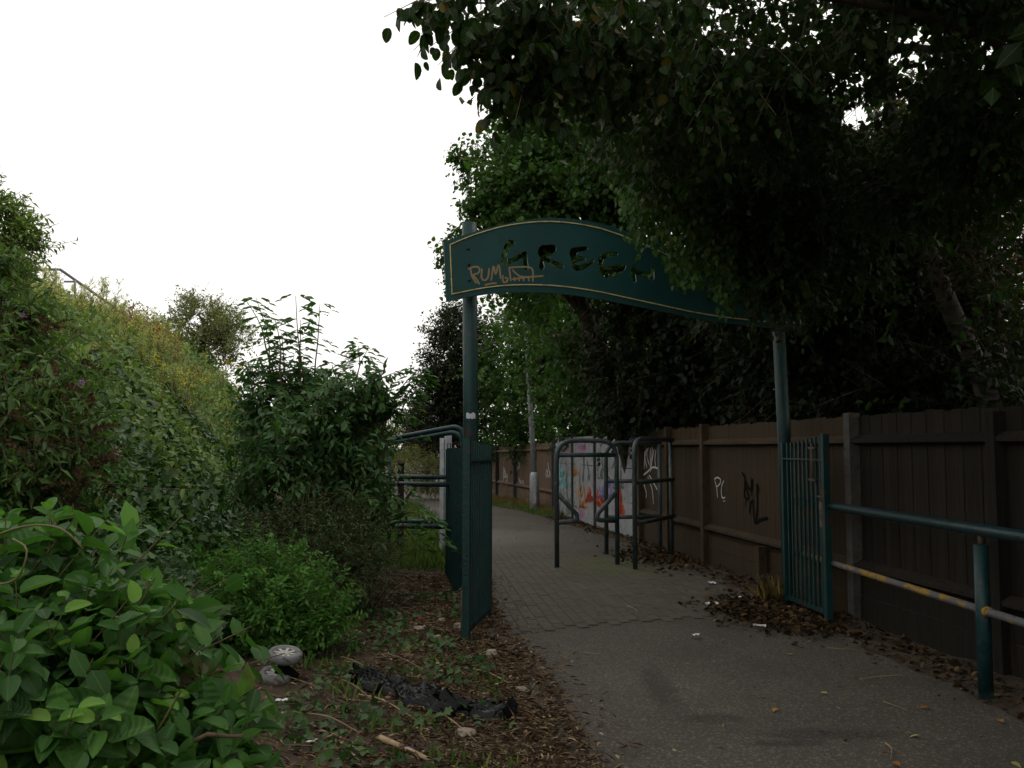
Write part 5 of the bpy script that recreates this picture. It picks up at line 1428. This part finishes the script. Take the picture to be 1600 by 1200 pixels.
# single fallen leaves and twigs on the path
lf = [raw_mesh('blade', T_LEAF[0] * np.array([1, 1, .8]), T_LEAF[1], M['leaf_fallen'], np.full(6, k / 4), np.abs(T_LEAF[0][:, 1])) for k in range(5)]
for i, (px, py, c, lab) in enumerate(((1020, 952, 0, 'orange fallen leaf on the brick paving near the seam'), (1293, 1087, 4, 'pale green fallen leaf lying on the asphalt in front of handrail post'), (1213, 1110, 1, 'yellow fallen leaf beside the dark spots on the asphalt'), (1451, 1108, 0, 'amber fallen leaf on asphalt just left of the handrail post foot'), (1247, 1012, 4, 'greenish fallen leaf just below the leaf heap'), (1436, 1153, 4, 'pale curled leaf on the asphalt at lower right'), (1560, 1128, 1, 'tan leaf near the litter below the handrail'), (1580, 1195, 4, 'green leaf in the bottom right corner'), (1395, 1195, 0, 'rust coloured leaf at the bottom edge of the path'), (1239, 1026, 1, 'small tan leaf on the asphalt below the leaf heap'), (1062, 918, 0, 'brown orange leaf on paving beyond the seam'), (821, 1003, 0, 'orange leaf at the left seam of the paving'))):
    g = G(px, py)
    o = inst('fallen_leaf', lf[c], None, (g.x, g.y, .016), (random.uniform(-.2, .2), random.uniform(-.2, .2), random.uniform(0, 6.28)), (.055, .042, .055))
    tag(o, lab, 'leaf', 'single fallen leaves on the path')
def twig_thing(name, a, b, r, label, group, bend=.03, mat='stick', rise=.0):
    a, b = Vector(a), Vector(b)
    mid = (a + b) / 2 + Vector((random.uniform(-bend, bend), random.uniform(-bend, bend), rise))
    o = MB().tube([p - a for p in smooth_pts3([a, mid, b], 4)], [lerp(r, r * .5, i / 8) for i in range(9)], 6).build(name, M[mat])
    o.location = a
    return tag(o, label, 'stick' if r > .006 else 'twig', group)
tw = [(523, 1062, 588, 1105, 'pale twig lying below the wheels on the mulch'), (410, 1055, 500, 1080, 'long pale stem lying just under the lower wheel'), (530, 1030, 600, 1065, 'straw coloured stem right of the wheels'), (560, 1090, 650, 1130, 'thin pale stem running under the black plastic'), (640, 1080, 690, 1105, 'short stem crossing the black plastic strip'), (740, 1050, 800, 1075, 'thin bent stem right of the plastic strip'), (600, 1025, 660, 1050, 'pale straw lying above the plastic strip'), (480, 1120, 560, 1150, 'dull stem in the mulch left of the ivy leaves'), (600, 940, 655, 905, 'bare twig leaning by the low dark shrub'), (690, 1120, 745, 1165, 'twig right of the fallen branch')]
for (x0, y0, x1, y1, lab) in tw:
    a, b = GT(x0, y0), GT(x1, y1)
    a.z += .02; b.z += .02
    twig_thing('twig', a, b, .0055, lab, 'twigs in the mulch', .04, rise=.03)
a, b = GT(590, 1158), GT(675, 1196); a.z += .02; b.z += .02
twig_thing('fallen_branch', a, b, .020, 'thick brown fallen branch at the bottom of the mulch', None, .02)
for (x0, y0, x1, y1, lab) in ((912, 1022, 942, 1024, 'thin straw on the asphalt by the left path edge'), (1344, 1065, 1410, 1058, 'long thin twig on the asphalt before the handrail'), (1380, 1100, 1420, 1115, 'pale twig on the asphalt below the handrail'), (1282, 1014, 1340, 1018, 'straight straw below the leaf heap'), (980, 949, 996, 958, 'little pinkish twig on the brick paving'), (1383, 1165, 1392, 1190, 'crooked twig at the bottom of the asphalt')):
    a, b = G(x0, y0), G(x1, y1); a.z = b.z = .016
    twig_thing('twig', a, b, .004, lab, 'twigs on the path', .03)

# stones and rubble near the left gate leaf
def stone(px, py, w, h, dpt, label, rz=0.0, mat='stone', name='stone', seed=0):
    r_ = np.random.default_rng(seed + 50)
    g = GT(px, py)
    vs_, fs_ = [], []
    n1, n2 = 9, 5
    for j in range(n2):
        ph = -math.pi / 2 + math.pi * j / (n2 - 1)
        for i in range(n1):
            th = 2 * math.pi * i / n1
            k = 1 + .16 * r_.normal()
            vs_.append((math.cos(th) * max(math.cos(ph), .12) ** .55 * w / 2 * k, math.sin(th) * max(math.cos(ph), .12) ** .55 * dpt / 2 * k, h * .42 + math.copysign(abs(math.sin(ph)) ** .6, math.sin(ph)) * h / 2))
    for j in range(n2 - 1):
        for i in range(n1):
            i2 = (i + 1) % n1
            fs_.append((j*n1+i, j*n1+i2, (j+1)*n1+i2, (j+1)*n1+i))
    fs_ += [tuple(reversed(range(n1))), tuple((n2-1)*n1 + i for i in range(n1))]
    mb = MB(); mb.add(vs_, fs_)
    o = mb.build(name, M[mat], None, g); o.rotation_euler.z = rz
    return tag(o, label, 'stone', 'stones and rubble by the gate')
stone(717, 985, .115, .07, .10, 'pale square stone touching the left gate leaf', .2, seed=1)
stone(678, 1000, .15, .05, .10, 'flat tan brick end left of the left gate leaf', -.6, seed=2)
stone(690, 972, .07, .04, .06, 'small broken stone beside the square stone', .4, seed=3)
stone(655, 985, .10, .04, .08, 'sandy rubble piece in the bare soil', .1, seed=4)
stone(618, 965, .11, .05, .08, 'pinkish rubble lump by the ground ivy', .9, seed=5)
stone(768, 1028, .09, .07, .08, 'rounded earthy stone right of the gate bolt', .3, seed=6)
stone(815, 1083, .10, .045, .08, 'brown wedge of stone at the edge of the asphalt', -.3, seed=7)
stone(728, 1152, .13, .05, .09, 'grey brown stone below the end of the black plastic', -.4, seed=8)
stone(690, 1085, .06, .03, .05, 'small pale stone above the middle of the plastic strip', .5, seed=9)
blk = stone(1193, 922, .20, .17, .2, 'black lump of rubble at the foot of the fence strut', .2, 'lump', 'rubble_lump', seed=10); blk['group'] = 'stones and rubble by the gate'

# ------------------------------------------------------------------ pram wheels
g = GT(436, 1064)
wh = empty('wheel_pair', g); wh.rotation_euler = (R(9), R(7), 0)
tag(wh, 'two grey pram wheels joined by a short black axle lying in the mulch', 'wheels')
def wheel(z, dx):
    prof = [(.072, .024), (.085, .030), (.100, .029), (.112, .016), (.114, 0), (.112, -.016), (.100, -.029), (.085, -.030), (.072, -.024)]
    n_ = 28; vs_, fs_ = [], []
    for i in range(n_):
        a = 2 * math.pi * i / n_
        for r_, h_ in prof: vs_.append((r_ * math.cos(a), r_ * math.sin(a), h_))
    m_ = len(prof)
    for i in range(n_):
        for j in range(m_):
            j2 = (j + 1) % m_; i2 = (i + 1) % n_
            fs_.append((i*m_+j, i2*m_+j, i2*m_+j2, i*m_+j2))
    mb = MB(); mb.add(vs_, fs_, True)
    w = empty('wheel', (dx, 0, z)); w.parent = wh
    mb.build('tyre', M['tyre'], w)
    rm = MB()
    rm.tube([(0, 0, -.020), (0, 0, .020)], .026, 14)
    for k in range(8):
        a = 2 * math.pi * k / 8
        rm.bar(Vector((.02 * math.cos(a), .02 * math.sin(a), .008)), Vector((.075 * math.cos(a), .075 * math.sin(a), .014)), .018, .01)
    ring = [(.078 * math.cos(2 * math.pi * k / 24), .078 * math.sin(2 * math.pi * k / 24), .018) for k in range(25)]
    rm.tube(ring, .008, 6, False)
    rm.tube([(0, 0, .0), (0, 0, .006)], .076, 24)
    rm.build('rim', M['rim'], w)
wheel(.035, -.02); wheel(.178, .02)
MB().tube([(-.02, 0, .03), (.02, 0, .17)], .022, 10).build('axle', M['black_paint'], wh)
MB().bar(Vector((.01, 0, .10)), Vector((.12, -.03, .05)), .05, .04).build('bracket', M['black_paint'], wh)

# ------------------------------------------------------------------ black plastic strip
cen = [(552, 1062), (590, 1072), (630, 1085), (665, 1098), (700, 1108), (735, 1115), (770, 1118), (806, 1118)]
wid = [.05, .13, .12, .15, .12, .10, .15, .07]
pts = []
for (x, y) in cen:
    pts.append(GT(x, y))
fine = smooth_pts3(pts, 10); wf = np.interp(np.linspace(0, len(wid) - 1, len(fine)), range(len(wid)), wid)
nc = 22; vs_, fs_ = [], []
r_ = np.random.default_rng(4)
ph = r_.uniform(0, 6.28, 12)
for i, p_ in enumerate(fine):
    t = (fine[min(i+1, len(fine)-1)] - fine[max(i-1, 0)]).normalized(); s = Vector((t.y, -t.x, 0)).normalized()
    for k in range(nc):
        u = k / (nc - 1) * 2 - 1
        tri = lambda z: abs((z % 2) - 1)
        wr = .9 * noise.noise((i * .08, u * .8, 3.3))
        hgt = (1 - u ** 4) * (.02 + .055 * tri(i * .085 + u * 1.1 + wr * 1.6) * tri(u * 1.3 + i * .03 + wr) + .03 * tri(i * .21 - u * 2.1 + wr * 2) + .012 * tri(i * .5 + u * 3.3))
        q = p_ + s * (u * wf[i] * (1 + .5 * noise.noise((i * .17, 2.2 if u > 0 else 7.7, 0)))) + Vector((0, 0, .012 + max(hgt, -.004)))
        q += t * .02 * math.sin(u * 7 + i)
        vs_.append(q)
for i in range(len(fine) - 1):
    for k in range(nc - 1):
        a = i * nc + k; fs_.append((a, a + 1, a + nc + 1, a + nc))
pl = MB(); pl.add(vs_, fs_, False)
tag(pl.build('plastic_sheet', M['black_plastic']), 'long crumpled strip of shiny black plastic on the mulch', 'plastic')
def scrap(px, py, w, l, label, mat='white_litter', name='paper_scrap', rz=0., h=.015, crumple=1.0, cat='litter'):
    g = GT(px, py); z = max(gz(g.x, g.y), .014 if path_l(g.y) < g.x < path_r(g.y) else -1)
    r_ = np.random.default_rng(int(px * 7 + py))
    n_ = 5; vs_, fs_ = [], []
    for i in range(n_):
        for j in range(n_):
            vs_.append(((i / (n_-1) - .5) * w, (j / (n_-1) - .5) * l, h * (.4 + crumple * .6 * r_.random())))
    for i in range(n_):
        for j in range(n_): vs_.append((vs_[i*n_+j][0], vs_[i*n_+j][1], vs_[i*n_+j][2] - .003))
    for i in range(n_ - 1):
        for j in range(n_ - 1):
            a = i * n_ + j
            fs_.append((a, a+n_, a+n_+1, a+1)); b_ = a + n_ * n_; fs_.append((b_, b_+1, b_+n_+1, b_+n_))
    mb = MB(); mb.add(vs_, fs_)
    o = mb.build(name, M[mat], None, (g.x, g.y, z + .004)); o.rotation_euler.z = rz
    return tag(o, label, cat, 'scraps of litter')
scrap(1113, 955, .13, .10, 'crumpled white paper at the left end of the leaf heap', h=.05)
scrap(1150, 944, .10, .08, 'white paper scrap among the dead leaves right of the crumpled one', h=.04, rz=.5)
scrap(1187, 989, .11, .05, 'folded white card at the front of the leaf heap', h=.03, rz=-.3)
scrap(1088, 1004, .06, .05, 'bright white scrap alone on the asphalt', h=.03, rz=.3)
scrap(1112, 919, .09, .07, 'greyish tissue near the fence strut', h=.03)
scrap(488, 1160, .035, .075, 'small white plastic wrapper in the near mulch', h=.02, crumple=.2, rz=-.4)
scrap(773, 1193, .02, .06, 'white paper strip at the bottom edge of the mulch', h=.01, crumple=.2, rz=.6)
scrap(415, 1030, .08, .06, 'torn white packaging behind the wheels', h=.04)
scrap(440, 1098, .07, .04, 'muddy white scrap in front of the wheels', h=.02)
scrap(657, 977, .035, .05, 'dark red can shard standing in the soil by the stones', 'red_litter', 'can_shard', h=.07, rz=.2)
scrap(877, 1153, .02, .02, 'tiny blue bottle cap at the path edge', 'blue_litter', 'bottle_cap', h=.012, crumple=.1)
scrap(640, 1172, .05, .04, 'dark blue wrapper under the ivy leaves', 'blue_litter', 'wrapper', h=.025)
